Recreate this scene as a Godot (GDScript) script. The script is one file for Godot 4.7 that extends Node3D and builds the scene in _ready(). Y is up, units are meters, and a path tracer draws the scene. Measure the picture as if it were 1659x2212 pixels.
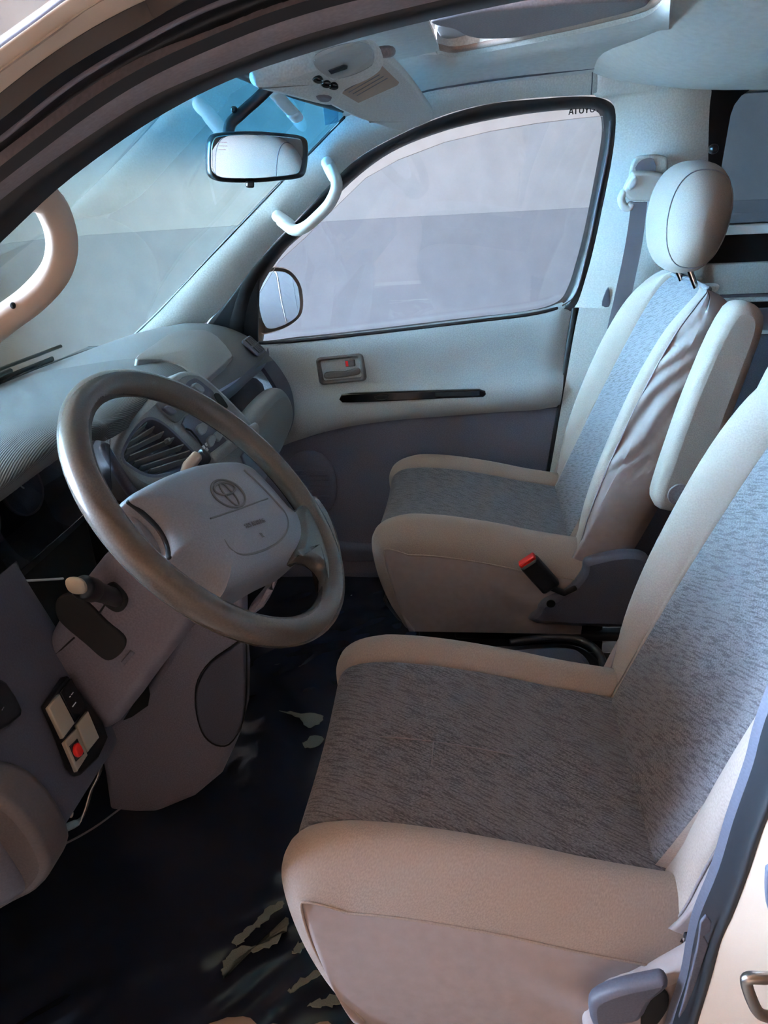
extends Node3D
# Cabin of a left-hand-drive van seen through the open driver's door.
# x runs to the rear of the van, y up, z towards the driver's side; van floor at y = 0.

# ---- camera (pixel coordinates are those of the 1659 x 2212 photograph) ----
const FPX := 1620.0
const CX := 829.5
const CY := 1106.0
const EYE := Vector3(0.0, 1.05, 1.20)
const PITCH := 23.804
const YAW := 7.385
const ROLL := 3.1
var cam_r: Vector3
var cam_u: Vector3
var cam_f: Vector3
var M := {}
var taken := {}

func set_camera() -> void:
	var cy := cos(deg_to_rad(YAW)); var sy := sin(deg_to_rad(YAW))
	var cp := cos(deg_to_rad(PITCH)); var sp := sin(deg_to_rad(PITCH))
	var cr := cos(deg_to_rad(ROLL)); var sr := sin(deg_to_rad(ROLL))
	var f0 := Vector3(-sy, 0, -cy)
	var r0 := Vector3(cy, 0, -sy)
	cam_f = f0 * cp - Vector3.UP * sp
	var u1 := Vector3.UP * cp + f0 * sp
	cam_r = r0 * cr - u1 * sr
	cam_u = u1 * cr + r0 * sr
	var cam := Camera3D.new()
	cam.name = "camera"
	cam.transform = Transform3D(Basis(cam_r, cam_u, -cam_f), EYE)
	cam.fov = rad_to_deg(2.0 * atan(CY / FPX))
	cam.near = 0.02
	cam.far = 200.0
	add_child(cam)
	cam.current = true

func set_light() -> void:
	var sky := ProceduralSkyMaterial.new()
	# even bright daylight, which reaches the van through the open front of the hall
	sky.sky_top_color = Color(0.68, 0.83, 1.0)
	sky.sky_horizon_color = Color(0.76, 0.88, 1.0)
	sky.ground_bottom_color = Color(0.62, 0.58, 0.54)
	sky.ground_horizon_color = Color(0.80, 0.76, 0.72)
	sky.sky_energy_multiplier = 1.0
	sky.energy_multiplier = 44.0
	var s := Sky.new()
	s.sky_material = sky
	var e := Environment.new()
	e.background_mode = Environment.BG_SKY
	e.sky = s
	e.tonemap_mode = Environment.TONE_MAPPER_LINEAR
	e.tonemap_exposure = 5.9
	e.sdfgi_enabled = true
	e.ssao_enabled = true
	e.ssil_enabled = true
	var w := WorldEnvironment.new()
	w.name = "environment"
	w.environment = e
	add_child(w)

# ---- pixel to place ----
func ray(u: float, v: float) -> Vector3:
	return cam_r * (u - CX) + cam_u * (CY - v) + cam_f * FPX
func on_plane(u: float, v: float, p: Vector3, n: Vector3) -> Vector3:
	var d := ray(u, v)
	return EYE + d * ((p - EYE).dot(n) / d.dot(n))
func pz(u: float, v: float, z: float) -> Vector3:
	return on_plane(u, v, Vector3(0, 0, z), Vector3(0, 0, 1))
func py(u: float, v: float, y: float) -> Vector3:
	return on_plane(u, v, Vector3(0, y, 0), Vector3(0, 1, 0))
func px(u: float, v: float, x: float) -> Vector3:
	return on_plane(u, v, Vector3(x, 0, 0), Vector3(1, 0, 0))
# passenger side of the body: upright to the belt line, leaning in above it
func ps(u: float, v: float, off := 0.0) -> Vector3:
	var a := pz(u, v, -0.72 + off)
	if a.y <= 0.7:
		return a
	return on_plane(u, v, Vector3(0, 0.7, -0.72 + off), Vector3(0, -0.2, 1).normalized())
func pss(list: Array, off := 0.0) -> Array:
	var o := []
	for p in list:
		o.append(ps(p[0], p[1], off))
	return o
func pzs(list: Array, z: float) -> Array:
	var o := []
	for p in list:
		o.append(pz(p[0], p[1], z))
	return o

# ---- geometry: {v: positions, i: indices, t: uv} ----
func geo() -> Dictionary:
	return {"v": PackedVector3Array(), "i": PackedInt32Array(), "t": PackedVector2Array(), "c": PackedColorArray()}
func cat(list: Array) -> Dictionary:
	var g := geo()
	for h in list:
		var n: int = g.v.size()
		g.v.append_array(h.v)
		g.t.append_array(h.t)
		for k in h.i:
			g.i.append(k + n)
	return g
func mk(g: Dictionary) -> ArrayMesh:
	var v: PackedVector3Array = g.v
	var idx: PackedInt32Array = g.i
	var nn := PackedVector3Array()
	nn.resize(v.size())
	for k in range(0, idx.size(), 3):
		var a := v[idx[k]]
		var f := (v[idx[k + 2]] - a).cross(v[idx[k + 1]] - a)
		nn[idx[k]] += f
		nn[idx[k + 1]] += f
		nn[idx[k + 2]] += f
	for k in nn.size():
		nn[k] = nn[k].normalized() if nn[k].length_squared() > 1e-20 else Vector3.UP
	var arr := []
	arr.resize(Mesh.ARRAY_MAX)
	arr[Mesh.ARRAY_VERTEX] = v
	arr[Mesh.ARRAY_NORMAL] = nn
	arr[Mesh.ARRAY_INDEX] = idx
	if g.t.size() == v.size():
		arr[Mesh.ARRAY_TEX_UV] = g.t
	if g.c.size() == v.size():
		arr[Mesh.ARRAY_COLOR] = g.c
	var m := ArrayMesh.new()
	m.add_surface_from_arrays(Mesh.PRIMITIVE_TRIANGLES, arr)
	return m
# smooth curve through points
func cm(p: Array, n := 4, closed := false) -> Array:
	var out := []
	var c := p.size()
	var last := c if closed else c - 1
	for k in last:
		var p1: Vector3 = p[k]
		var p2: Vector3 = p[(k + 1) % c]
		var p0: Vector3 = p[(k - 1 + c) % c] if closed or k > 0 else p1 * 2.0 - p2
		var p3: Vector3 = p[(k + 2) % c] if closed or k + 2 < c else p2 * 2.0 - p1
		for s in n:
			var t := float(s) / n
			out.append(0.5 * ((2.0 * p1) + (p2 - p0) * t + (2.0 * p0 - 5.0 * p1 + 4.0 * p2 - p3) * t * t + (3.0 * p1 - p0 - 3.0 * p2 + p3) * t * t * t))
	if not closed:
		out.append(p[c - 1])
	return out
# rings of points -> surface
func loft(rings: Array, closed := true, cap0 := false, cap1 := false) -> Dictionary:
	var g := geo()
	var n: int = rings[0].size()
	var cols := n + 1 if closed else n
	var vv := 0.0
	for r in rings.size():
		if r > 0:
			vv += (rings[r][n / 2] - rings[r - 1][n / 2]).length()
		var uu := 0.0
		for k in cols:
			var q: Vector3 = rings[r][k % n]
			if k > 0:
				uu += (q - rings[r][(k - 1) % n]).length()
			g.v.append(q)
			g.t.append(Vector2(uu, vv))
	for r in rings.size() - 1:
		for k in cols - 1:
			var a := r * cols + k
			g.i.append_array([a, a + cols, a + 1, a + 1, a + cols, a + cols + 1])
	for e in 2:
		if (e == 0 and cap0) or (e == 1 and cap1):
			var ring: Array = rings[0] if e == 0 else rings[rings.size() - 1]
			var c := Vector3.ZERO
			for q in ring:
				c += q / n
			var b: int = g.v.size()
			g.v.append(c)
			g.t.append(Vector2.ZERO)
			for k in n:
				g.v.append(ring[k])
				g.t.append(Vector2(ring[k].x, ring[k].z))
			for k in n:
				if e == 0:
					g.i.append_array([b, b + 1 + k, b + 1 + (k + 1) % n])
				else:
					g.i.append_array([b, b + 1 + (k + 1) % n, b + 1 + k])
	# closed seams share a normal: weld first and last column
	if closed:
		for k in g.i.size():
			var id: int = g.i[k]
			if id < rings.size() * cols and id % cols == cols - 1 and not g.has("keep_uv"):
				g.i[k] = id - (cols - 1)
	return g
# net of control rows -> smooth shell
func net(rows: Array, k := 4, th := 0.0, kr := -1) -> Dictionary:
	var fine := []
	for r in rows:
		fine.append(cm(r, k))
	var cols: int = fine[0].size()
	var kk := k if kr < 0 else kr
	var up := []
	var tr := []
	for c in cols:
		var col := []
		for r in fine:
			col.append(r[c])
		tr.append(cm(col, kk))
	for r in tr[0].size():
		var row := []
		for c in cols:
			row.append(tr[c][r])
		up.append(row)
	return shell(up, th)
func shell(rows: Array, th := 0.0) -> Dictionary:
	var a := loft(rows, false)
	if th == 0.0:
		return a
	var m := mk(a)
	var nn: PackedVector3Array = m.surface_get_arrays(0)[Mesh.ARRAY_NORMAL]
	var R := rows.size()
	var C: int = rows[0].size()
	var back := []
	for r in R:
		var row := []
		for c in C:
			row.append(rows[r][c] - nn[r * C + c] * th)
		back.append(row)
	var parts := [a]
	var rb := back.duplicate()
	rb.reverse()
	parts.append(loft(rb, false))
	parts.append(loft([back[0], rows[0]], false))
	parts.append(loft([rows[R - 1], back[R - 1]], false))
	var l0 := []; var l1 := []; var b0 := []; var b1 := []
	for r in R:
		l0.append(rows[r][0]); b0.append(back[r][0])
		l1.append(rows[r][C - 1]); b1.append(back[r][C - 1])
	parts.append(loft([l0, b0], false))
	parts.append(loft([b1, l1], false))
	return cat(parts)
# sweep of a round or oval section
func tube(path: Array, r, seg := 10, flat := 1.0, side := Vector3.ZERO) -> Dictionary:
	var rings := []
	var n := path.size()
	var prev := Vector3.ZERO
	for k in n:
		var t: Vector3 = (path[mini(k + 1, n - 1)] - path[maxi(k - 1, 0)]).normalized()
		var s := side
		if s == Vector3.ZERO:
			s = prev
			if s == Vector3.ZERO:
				s = Vector3.UP if absf(t.y) < 0.9 else Vector3.RIGHT
		s = (s - t * s.dot(t)).normalized()
		prev = s
		var b := t.cross(s)
		var rad: float = r[k] if r is Array else r
		var mk_ring := func(c: Vector3, q: float) -> Array:
			var o := []
			for j in seg:
				var w := TAU * j / seg
				o.append(c + s * cos(w) * q + b * sin(w) * q * flat)
			return o
		if k == 0:
			rings.append(mk_ring.call(path[0] - t * rad * 0.5, rad * 0.45))
			rings.append(mk_ring.call(path[0] - t * rad * 0.32, rad * 0.8))
		rings.append(mk_ring.call(path[k], rad))
		if k == n - 1:
			rings.append(mk_ring.call(path[k] + t * rad * 0.32, rad * 0.8))
			rings.append(mk_ring.call(path[k] + t * rad * 0.5, rad * 0.45))
	return loft(rings, true, true, true)
# closed loop of tube
func hoop(path: Array, r: float, seg := 10, flat := 1.0, axis := Vector3.UP) -> Dictionary:
	var rings := []
	var n := path.size()
	for k in n + 1:
		var t: Vector3 = (path[(k + 1) % n] - path[(k - 1 + n) % n]).normalized()
		var s := (axis - t * axis.dot(t)).normalized()
		var b := t.cross(s)
		var o := []
		for j in seg:
			var w := TAU * j / seg
			o.append(path[k % n] + s * cos(w) * r + b * sin(w) * r * flat)
		rings.append(o)
	return loft(rings)
func frame_of(n: Vector3) -> Array:
	var a := n.cross(Vector3.UP if absf(n.y) < 0.9 else Vector3.RIGHT).normalized()
	return [a, n.cross(a).normalized()]
func inset(out: Array, n: Vector3, d: float) -> Array:
	var fr := frame_of(n)
	var area := 0.0
	var c := out.size()
	for k in c:
		var p: Vector3 = out[k]; var q: Vector3 = out[(k + 1) % c]
		area += p.dot(fr[0]) * q.dot(fr[1]) - q.dot(fr[0]) * p.dot(fr[1])
	var sg := 1.0 if area > 0 else -1.0
	var res := []
	for k in c:
		var e0: Vector3 = (out[k] - out[(k - 1 + c) % c]).normalized()
		var e1: Vector3 = (out[(k + 1) % c] - out[k]).normalized()
		var m := n.cross(e0).normalized() * sg + n.cross(e1).normalized() * sg
		var len := maxf(m.length_squared(), 0.6)
		res.append(out[k] + m * (2.0 * d / len))
	return res
func face(out: Array, n: Vector3) -> Dictionary:
	var g := geo()
	var fr := frame_of(n)
	var poly := PackedVector2Array()
	for p in out:
		poly.append(Vector2(p.dot(fr[0]), p.dot(fr[1])))
		g.v.append(p)
		g.t.append(Vector2(p.dot(fr[0]), p.dot(fr[1])))
	g.i = Geometry2D.triangulate_polygon(poly)
	if g.i.is_empty():
		var c := Vector3.ZERO
		for p in out:
			c += p / out.size()
		g.v.append(c)
		g.t.append(Vector2(c.dot(fr[0]), c.dot(fr[1])))
		for k in out.size():
			g.i.append_array([out.size(), k, (k + 1) % out.size()])
	if g.i.size() > 2:
		var f: Vector3 = (g.v[g.i[2]] - g.v[g.i[0]]).cross(g.v[g.i[1]] - g.v[g.i[0]])
		if f.dot(n) < 0:
			for k in range(0, g.i.size(), 3):
				var w: int = g.i[k]
				g.i[k] = g.i[k + 1]
				g.i[k + 1] = w
	return g
# plate of an outline with rounded rims; the outline lies mid-way
func slab(out: Array, n: Vector3, t: float, r: float, k := 3) -> Dictionary:
	n = n.normalized()
	var fr := frame_of(n)
	var area := 0.0
	for q in out.size():
		var p0: Vector3 = out[q]; var p1: Vector3 = out[(q + 1) % out.size()]
		area += p0.dot(fr[0]) * p1.dot(fr[1]) - p1.dot(fr[0]) * p0.dot(fr[1])
	if area < 0:
		out = out.duplicate()
		out.reverse()
	r = minf(r, t * 0.5)
	var rings := []
	for s in k + 1:
		var w := PI * 0.5 * s / k
		var ring := []
		for p in inset(out, n, r * (1.0 - sin(w))):
			ring.append(p + n * (-t * 0.5 + r * (1.0 - cos(w))))
		rings.append(ring)
	for s in k + 1:
		var w := PI * 0.5 * s / k
		var ring := []
		for p in inset(out, n, r * (1.0 - cos(w))):
			ring.append(p + n * (t * 0.5 - r * (1.0 - sin(w))))
		rings.append(ring)
	var g := loft(rings)
	return cat([g, face(rings[rings.size() - 1], n), face(rings[0], -n)])
func rrect(c: Vector3, a: Vector3, b: Vector3, hw: float, hh: float, r: float, k := 4) -> Array:
	var o := []
	for q in 4:
		var sx := [1, -1, -1, 1][q] as float
		var sy := [1, 1, -1, -1][q] as float
		for s in k + 1:
			var w := PI * 0.5 * (q + float(s) / k)
			o.append(c + a * (sx * (hw - r) + cos(w) * r) + b * (sy * (hh - r) + sin(w) * r))
	return o
func ellipse(c: Vector3, a: Vector3, b: Vector3, ra: float, rb: float, n := 24) -> Array:
	var o := []
	for k in n:
		var w := TAU * k / n
		o.append(c + a * cos(w) * ra + b * sin(w) * rb)
	return o
func box(c: Vector3, s: Vector3, r := 0.004) -> Dictionary:
	return slab(rrect(c, Vector3.RIGHT, Vector3.BACK, s.x * 0.5, s.z * 0.5, minf(r, minf(s.x, s.z) * 0.45), 3), Vector3.UP, s.y, minf(r, s.y * 0.45), 2)
# box along any axes
func obox(c: Vector3, a: Vector3, b: Vector3, n: Vector3, sa: float, sb: float, sn: float, r := 0.003) -> Dictionary:
	return slab(rrect(c, a, b, sa * 0.5, sb * 0.5, minf(r, minf(sa, sb) * 0.45), 3), n, sn, minf(r, sn * 0.45), 2)
# rounded solid like a cushion: a superellipsoid in given axes
func puff(c: Vector3, a: Vector3, b: Vector3, n: Vector3, ra: float, rb: float, rn: float, e1 := 0.5, e2 := 0.6, seg := 40, lat := 24) -> Dictionary:
	var rings := []
	for j in range(1, lat):
		var ph := -PI * 0.5 + PI * j / lat
		var cp := pow(cos(ph), e1)
		var sp := signf(sin(ph)) * pow(absf(sin(ph)), e1)
		var ring := []
		for k in seg:
			var th := TAU * k / seg
			var ct := signf(cos(th)) * pow(absf(cos(th)), e2)
			var st := signf(sin(th)) * pow(absf(sin(th)), e2)
			ring.append(c + a * ra * cp * ct + b * rb * cp * st + n * rn * sp)
		rings.append(ring)
	return loft(rings, true, true, true)

# ---- nodes ----
func numbered(called: String) -> String:
	if not taken.has(called):
		taken[called] = 0
		return called
	taken[called] += 1
	return "%s_%03d" % [called, taken[called]]
func thing(called: String, label: String, category: String, at := Vector3.ZERO, group := "") -> Node3D:
	var o := Node3D.new()
	o.name = numbered(called)
	add_child(o)
	o.position = at
	o.set_meta("label", label)
	o.set_meta("category", category)
	if group:
		o.set_meta("group", group)
	return o
# one mesh, built in van coordinates, as a part of a thing (or of a part)
func part(parent: Node3D, called: String, g: Dictionary, m: Material, label := "") -> MeshInstance3D:
	var o := MeshInstance3D.new()
	o.name = called
	o.mesh = mk(g)
	o.material_override = m
	parent.add_child(o, true)
	o.position = -parent.position if parent.get_parent() == self and not parent is MeshInstance3D else Vector3.ZERO
	if label:
		o.set_meta("label", label)
	return o
func single(called: String, label: String, category: String, g: Dictionary, m: Material, group := "") -> MeshInstance3D:
	var o := MeshInstance3D.new()
	o.name = numbered(called)
	o.mesh = mk(g)
	o.material_override = m
	add_child(o)
	o.set_meta("label", label)
	o.set_meta("category", category)
	if group:
		o.set_meta("group", group)
	return o
func struct(called: String, g: Dictionary, m: Material) -> MeshInstance3D:
	var o := MeshInstance3D.new()
	o.name = numbered(called)
	o.mesh = mk(g)
	o.material_override = m
	add_child(o)
	o.set_meta("kind", "structure")
	return o
func write(parent: Node3D, called: String, text: String, c: Vector3, right: Vector3, up: Vector3, h: float, m: Material, depth := 0.0006) -> void:
	var t := TextMesh.new()
	t.text = text
	var f := SystemFont.new()
	f.font_names = PackedStringArray(["Droid Sans"])
	f.font_weight = 700
	t.font = f
	t.font_size = 32
	t.pixel_size = h / 24.0
	t.depth = depth
	var o := MeshInstance3D.new()
	o.name = called
	o.mesh = t
	o.material_override = m
	parent.add_child(o, true)
	var off := -parent.position if parent.get_parent() == self and not parent is MeshInstance3D else Vector3.ZERO
	o.transform = Transform3D(Basis(right, up, right.cross(up)), c + off)

# ---- materials ----
func plain(called: String, c: Color, rough := 0.6, metal := 0.0) -> StandardMaterial3D:
	var m := StandardMaterial3D.new()
	m.resource_name = called
	m.albedo_color = c
	m.roughness = rough
	m.metallic = metal
	m.cull_mode = BaseMaterial3D.CULL_DISABLED
	M[called] = m
	return m
func noise_image(seed_: int, n: int, freq: float, lo: float, hi: float, sx := 1.0, sy := 1.0, turn := 0.0, oct := 3) -> Image:
	var f := FastNoiseLite.new()
	f.seed = seed_
	f.noise_type = FastNoiseLite.TYPE_SIMPLEX
	f.frequency = freq
	f.fractal_octaves = oct
	var im := Image.create(n, n, false, Image.FORMAT_RGB8)
	var ct := cos(turn); var st := sin(turn)
	for y in n:
		for x in n:
			# blend with shifted copies so that the tile repeats without a seam
			var s := 0.0
			var fx := float(x) / n; var fy := float(y) / n
			for q in 4:
				var ox := float(x) - (n if q % 2 else 0); var oy := float(y) - (n if q / 2 else 0)
				var w := (fx if q % 2 else 1.0 - fx) * (fy if q / 2 else 1.0 - fy)
				s += w * f.get_noise_2d((ox * ct + oy * st) * sx, (-ox * st + oy * ct) * sy)
			var l := clampf(lo + (hi - lo) * (0.5 + s * 0.9), 0.0, 1.0)
			im.set_pixel(x, y, Color(l, l, l))
	return im
func tex(im: Image) -> ImageTexture:
	im.generate_mipmaps()
	return ImageTexture.create_from_image(im)
func textured(called: String, c: Color, rough: float, t: Texture2D, per_metre: float, bump: Texture2D = null, bump_cm := 0.0, uv := false) -> StandardMaterial3D:
	var m := plain(called, c, rough)
	m.albedo_texture = t
	m.uv1_scale = Vector3.ONE * per_metre
	if not uv:
		m.uv1_triplanar = true
	if bump:
		m.heightmap_enabled = true
		m.heightmap_texture = bump
		m.heightmap_scale = bump_cm
	return m
func glass(called: String, c: Color, ior_scale := 0.05) -> StandardMaterial3D:
	var m := plain(called, Color(c.r, c.g, c.b, 0.0), 0.0)
	m.refraction_enabled = true
	m.refraction_scale = ior_scale
	m.transparency = BaseMaterial3D.TRANSPARENCY_ALPHA
	return m

func make_materials() -> void:
	var grain := tex(noise_image(3, 256, 0.09, 0.86, 1.0))
	var fuzz := tex(noise_image(5, 256, 0.2, 0.86, 1.0, 1.0, 0.6, 0.6))
	var soft := tex(noise_image(9, 256, 0.03, 0.95, 1.0))
	textured("velour", Color(0.625, 0.560, 0.520), 0.9, fuzz, 8.0, fuzz, 0.02)
	M.velour.rim_enabled = true; M.velour.rim = 0.35; M.velour.rim_tint = 0.5
	textured("vinyl", Color(0.585, 0.530, 0.520), 0.75, soft, 5.0)
	# woven panel with dark slanting strokes in a light mottled ground
	var im := Image.create(512, 512, false, Image.FORMAT_RGB8)
	var a := noise_image(21, 512, 0.05, 0.0, 1.0, 0.16, 1.4, 0.42, 3)
	var b := noise_image(33, 512, 0.12, 0.0, 1.0, 0.6, 1.0, 0.42, 2)
	for y in 512:
		for x in 512:
			var stroke := smoothstep(0.52, 0.72, a.get_pixel(x, y).r)
			var mott := b.get_pixel(x, y).r
			var l := 0.62 + 0.26 * mott - 0.17 * stroke
			im.set_pixel(x, y, Color(l, l * 0.99, l * 1.01))
	textured("woven", Color(0.56, 0.545, 0.55), 0.95, tex(im), 5.5, fuzz, 0.02, true)
	M.woven.rim_enabled = true; M.woven.rim = 0.3; M.woven.rim_tint = 0.4
	textured("door_cloth", Color(0.70, 0.72, 0.72), 0.8, grain, 9.0, grain, 0.02)
	textured("door_plastic", Color(0.44, 0.45, 0.51), 0.6, grain, 9.0, grain, 0.02)
	textured("trim_light", Color(0.82, 0.825, 0.81), 0.5, grain, 8.0, grain, 0.015)
	textured("headliner", Color(0.82, 0.825, 0.82), 0.9, soft, 6.0, grain, 0.03)
	textured("dash_plastic", Color(0.37, 0.365, 0.36), 0.55, grain, 12.0, grain, 0.02)
	textured("dash_dark", Color(0.33, 0.335, 0.385), 0.5, grain, 12.0, grain, 0.02)
	textured("panel_taupe", Color(0.49, 0.475, 0.52), 0.5, grain, 10.0, grain, 0.02)
	textured("foot_cover", Color(0.32, 0.295, 0.30), 0.55, grain, 10.0)
	textured("stack_grey", Color(0.50, 0.50, 0.495), 0.45, grain, 10.0)
	# fine ribs across the dashboard top
	var rib := Image.create(64, 64, false, Image.FORMAT_RGB8)
	for y in 64:
		for x in 64:
			var l := 0.75 + 0.25 * sin(TAU * y / 16.0)
			rib.set_pixel(x, y, Color(l, l, l))
	var ribt := tex(rib)
	var dr := textured("dash_ribbed", Color(0.385, 0.38, 0.37), 0.6, ribt, 90.0, ribt, 0.1, true)
	dr.uv1_scale = Vector3(90, 90, 1)
	plain("black_rubber", Color(0.085, 0.085, 0.10), 0.5)
	plain("black_plastic", Color(0.10, 0.10, 0.115), 0.35)
	plain("black_gloss", Color(0.05, 0.05, 0.06), 0.12)
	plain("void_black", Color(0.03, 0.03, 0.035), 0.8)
	textured("seal_taupe", Color(0.53, 0.49, 0.50), 0.55, grain, 8.0)
	textured("wheel_skin", Color(0.325, 0.295, 0.27), 0.26, grain, 14.0)
	textured("hub_skin", Color(0.50, 0.505, 0.53), 0.42, grain, 14.0, grain, 0.02)
	var body := plain("body_paint", Color(0.68, 0.63, 0.58), 0.25)
	body.clearcoat_enabled = true; body.clearcoat = 0.6; body.clearcoat_roughness = 0.1
	plain("body_paint_dimmed", Color(0.63, 0.54, 0.47), 0.35)  # body paint darkened for this pillar to offset direct sky on it
	textured("shroud", Color(0.40, 0.385, 0.425), 0.5, grain, 10.0, grain, 0.02)  # darker copy of panel_taupe, its deeper shade put into the colour
	plain("sill_paint", Color(0.80, 0.72, 0.66), 0.45)
	textured("handle_taupe", Color(0.40, 0.375, 0.36), 0.5, grain, 10.0)
	plain("shell_pale", Color(0.86, 0.80, 0.76), 0.4)
	plain("chrome", Color(0.85, 0.85, 0.86), 0.08, 1.0)
	plain("steel", Color(0.62, 0.60, 0.58), 0.3, 1.0)
	plain("mirror", Color(0.93, 0.94, 0.94), 0.0, 1.0)
	plain("red", Color(0.85, 0.10, 0.08), 0.4)
	plain("cream", Color(0.60, 0.56, 0.50), 0.5)
	plain("white_print", Color(0.85, 0.85, 0.85), 0.6)
	plain("dark_print", Color(0.08, 0.08, 0.09), 0.6)
	plain("hub_line", Color(0.37, 0.365, 0.37), 0.5)
	plain("pink_print", Color(0.75, 0.40, 0.42), 0.6)
	plain("paper", Color(0.64, 0.55, 0.48), 0.7)
	plain("webbing", Color(0.44, 0.42, 0.45), 0.7)
	plain("sheet", Color(0.15, 0.165, 0.22), 0.14)
	plain("handle_grey", Color(0.78, 0.77, 0.75), 0.45)
	plain("handle_beige", Color(0.66, 0.59, 0.53), 0.5)
	glass("windscreen_glass", Color(1, 1, 1), 0.014)
	M.windscreen_glass.vertex_color_use_as_albedo = true
	glass("door_glass", Color(0.90, 0.94, 0.97))
	glass("privacy_glass", Color(0.42, 0.50, 0.55))
	glass("lamp_lens", Color(0.95, 0.97, 0.98))
	glass("cluster_lens", Color(0.85, 0.86, 0.88))
	textured("wall_white", Color(0.56, 0.53, 0.505), 0.85, soft, 0.6)
	textured("wall_grey", Color(0.465, 0.445, 0.435), 0.8, soft, 0.6)
	textured("hall_wall", Color(0.86, 0.70, 0.58), 0.85, soft, 0.6)
	textured("hall_ceiling", Color(0.87, 0.73, 0.61), 0.9, soft, 0.5)
	textured("concrete", Color(0.55, 0.455, 0.38), 0.85, grain, 1.2)
	plain("truck_white", Color(0.60, 0.61, 0.62), 0.4)
	textured("glint_pale", Color(0.52, 0.54, 0.50), 0.7, grain, 20.0)  # pale colour of the painted glints on the floor sheet
	plain("tyre", Color(0.06, 0.06, 0.065), 0.8)
	plain("truck_glass", Color(0.12, 0.14, 0.17), 0.1)

# ================= outside =================
func build_outside() -> void:
	# a long hall whose front gate stands open to the daylight ahead of the van
	struct("ground", box(Vector3(2, -0.70, 3), Vector3(60, 0.16, 40), 0.01), M.concrete)
	var w := struct("wall_right", box(Vector3(4.3, 1.4, -3.35), Vector3(21.4, 4.2, 0.3), 0.01), M.wall_white)
	part(w, "painted_dado", box(Vector3(4.3, 0.12, -3.199), Vector3(21.4, 1.49, 0.006), 0.002), M.wall_grey)
	struct("wall_far_side", box(Vector3(4.3, 1.4, 7.4), Vector3(21.4, 4.2, 0.3), 0.01), M.hall_wall)
	var fw := struct("wall_added_front", box(Vector3(-6.4, 1.4, 4.75), Vector3(0.3, 4.2, 5.5), 0.01), M.hall_wall)  # unseen front wall added to block sky from the doorway
	part(fw, "shading_pier", box(Vector3(-6.4, 1.4, -2.1), Vector3(0.3, 4.2, 2.6), 0.01), M.hall_wall)  # added pier, widened to keep direct sky off the right wall
	part(fw, "shading_leaf", box(Vector3(-5.5, 1.1, -0.82), Vector3(1.9, 3.4, 0.06), 0.01), M.hall_wall)  # added leaf out of view, shades the right wall from the sky
	struct("wall_added_rear", box(Vector3(15.0, 1.4, 2.0), Vector3(0.3, 4.2, 11.0), 0.01), M.hall_wall)  # unseen end wall added to shut out daylight from behind
	struct("hall_ceiling", box(Vector3(4.3, 3.45, 2.0), Vector3(21.4, 0.2, 11.0), 0.01), M.hall_ceiling)

func build_truck() -> void:
	# a box truck parked in the hall behind, seen in the door mirror: its box end faces the van
	var at := Vector3(13.2, -0.62, -1.5)
	var t := thing("box_truck", "white box truck parked behind, seen in the door mirror", "truck", at)
	part(t, "cargo_box", box(at + Vector3(-2.6, 1.95, 0), Vector3(4.2, 2.1, 2.1), 0.03), M.truck_white)
	for s in [-0.5, 0.5]:
		var dr := part(t, "rear_door", box(at + Vector3(-4.72, 1.95, s), Vector3(0.04, 1.96, 0.94), 0.01), M.truck_white)
		part(dr, "lock_bar", box(at + Vector3(-4.76, 1.9, s * 0.55), Vector3(0.03, 1.8, 0.03), 0.01), M.steel)
	part(t, "hatch_window", box(at + Vector3(-4.75, 2.55, 0.5), Vector3(0.02, 0.3, 0.45), 0.02), M.truck_glass)
	part(t, "bumper", box(at + Vector3(-4.75, 0.62, 0), Vector3(0.14, 0.16, 2.0), 0.02), M.black_plastic)
	var cab := part(t, "cab", slab([at + Vector3(1.0, 0.55, 0), at + Vector3(1.05, 1.3, 0), at + Vector3(0.75, 2.15, 0), at + Vector3(-0.4, 2.2, 0), at + Vector3(-0.4, 0.55, 0)], Vector3.BACK, 1.9, 0.06), M.truck_white)
	part(cab, "side_window", box(at + Vector3(0.25, 1.72, 0.95), Vector3(0.7, 0.55, 0.02), 0.02), M.truck_glass)
	part(t, "chassis", box(at + Vector3(-2.0, 0.62, 0), Vector3(5.4, 0.2, 0.9), 0.02), M.black_plastic)
	for x in [0.35, -3.6]:
		for s in [-0.85, 0.85]:
			var c := at + Vector3(x, 0.42, s)
			part(t, "wheel", slab(ellipse(c, Vector3.RIGHT, Vector3.UP, 0.42, 0.42, 28), Vector3.BACK, 0.28, 0.05), M.tyre)

# ================= shell of the van =================
func band(a: Array, b: Array, bulge: Vector3, th := 0.012, n := 5, k := 4) -> Dictionary:
	# strip between two curves, arched by bulge in the middle
	var rows := []
	for s in n:
		var t := float(s) / (n - 1)
		var row := []
		for q in a.size():
			row.append(a[q].lerp(b[q], t) + bulge * sin(PI * t))
		rows.append(row)
	return net(rows, k, th, 2)

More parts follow.
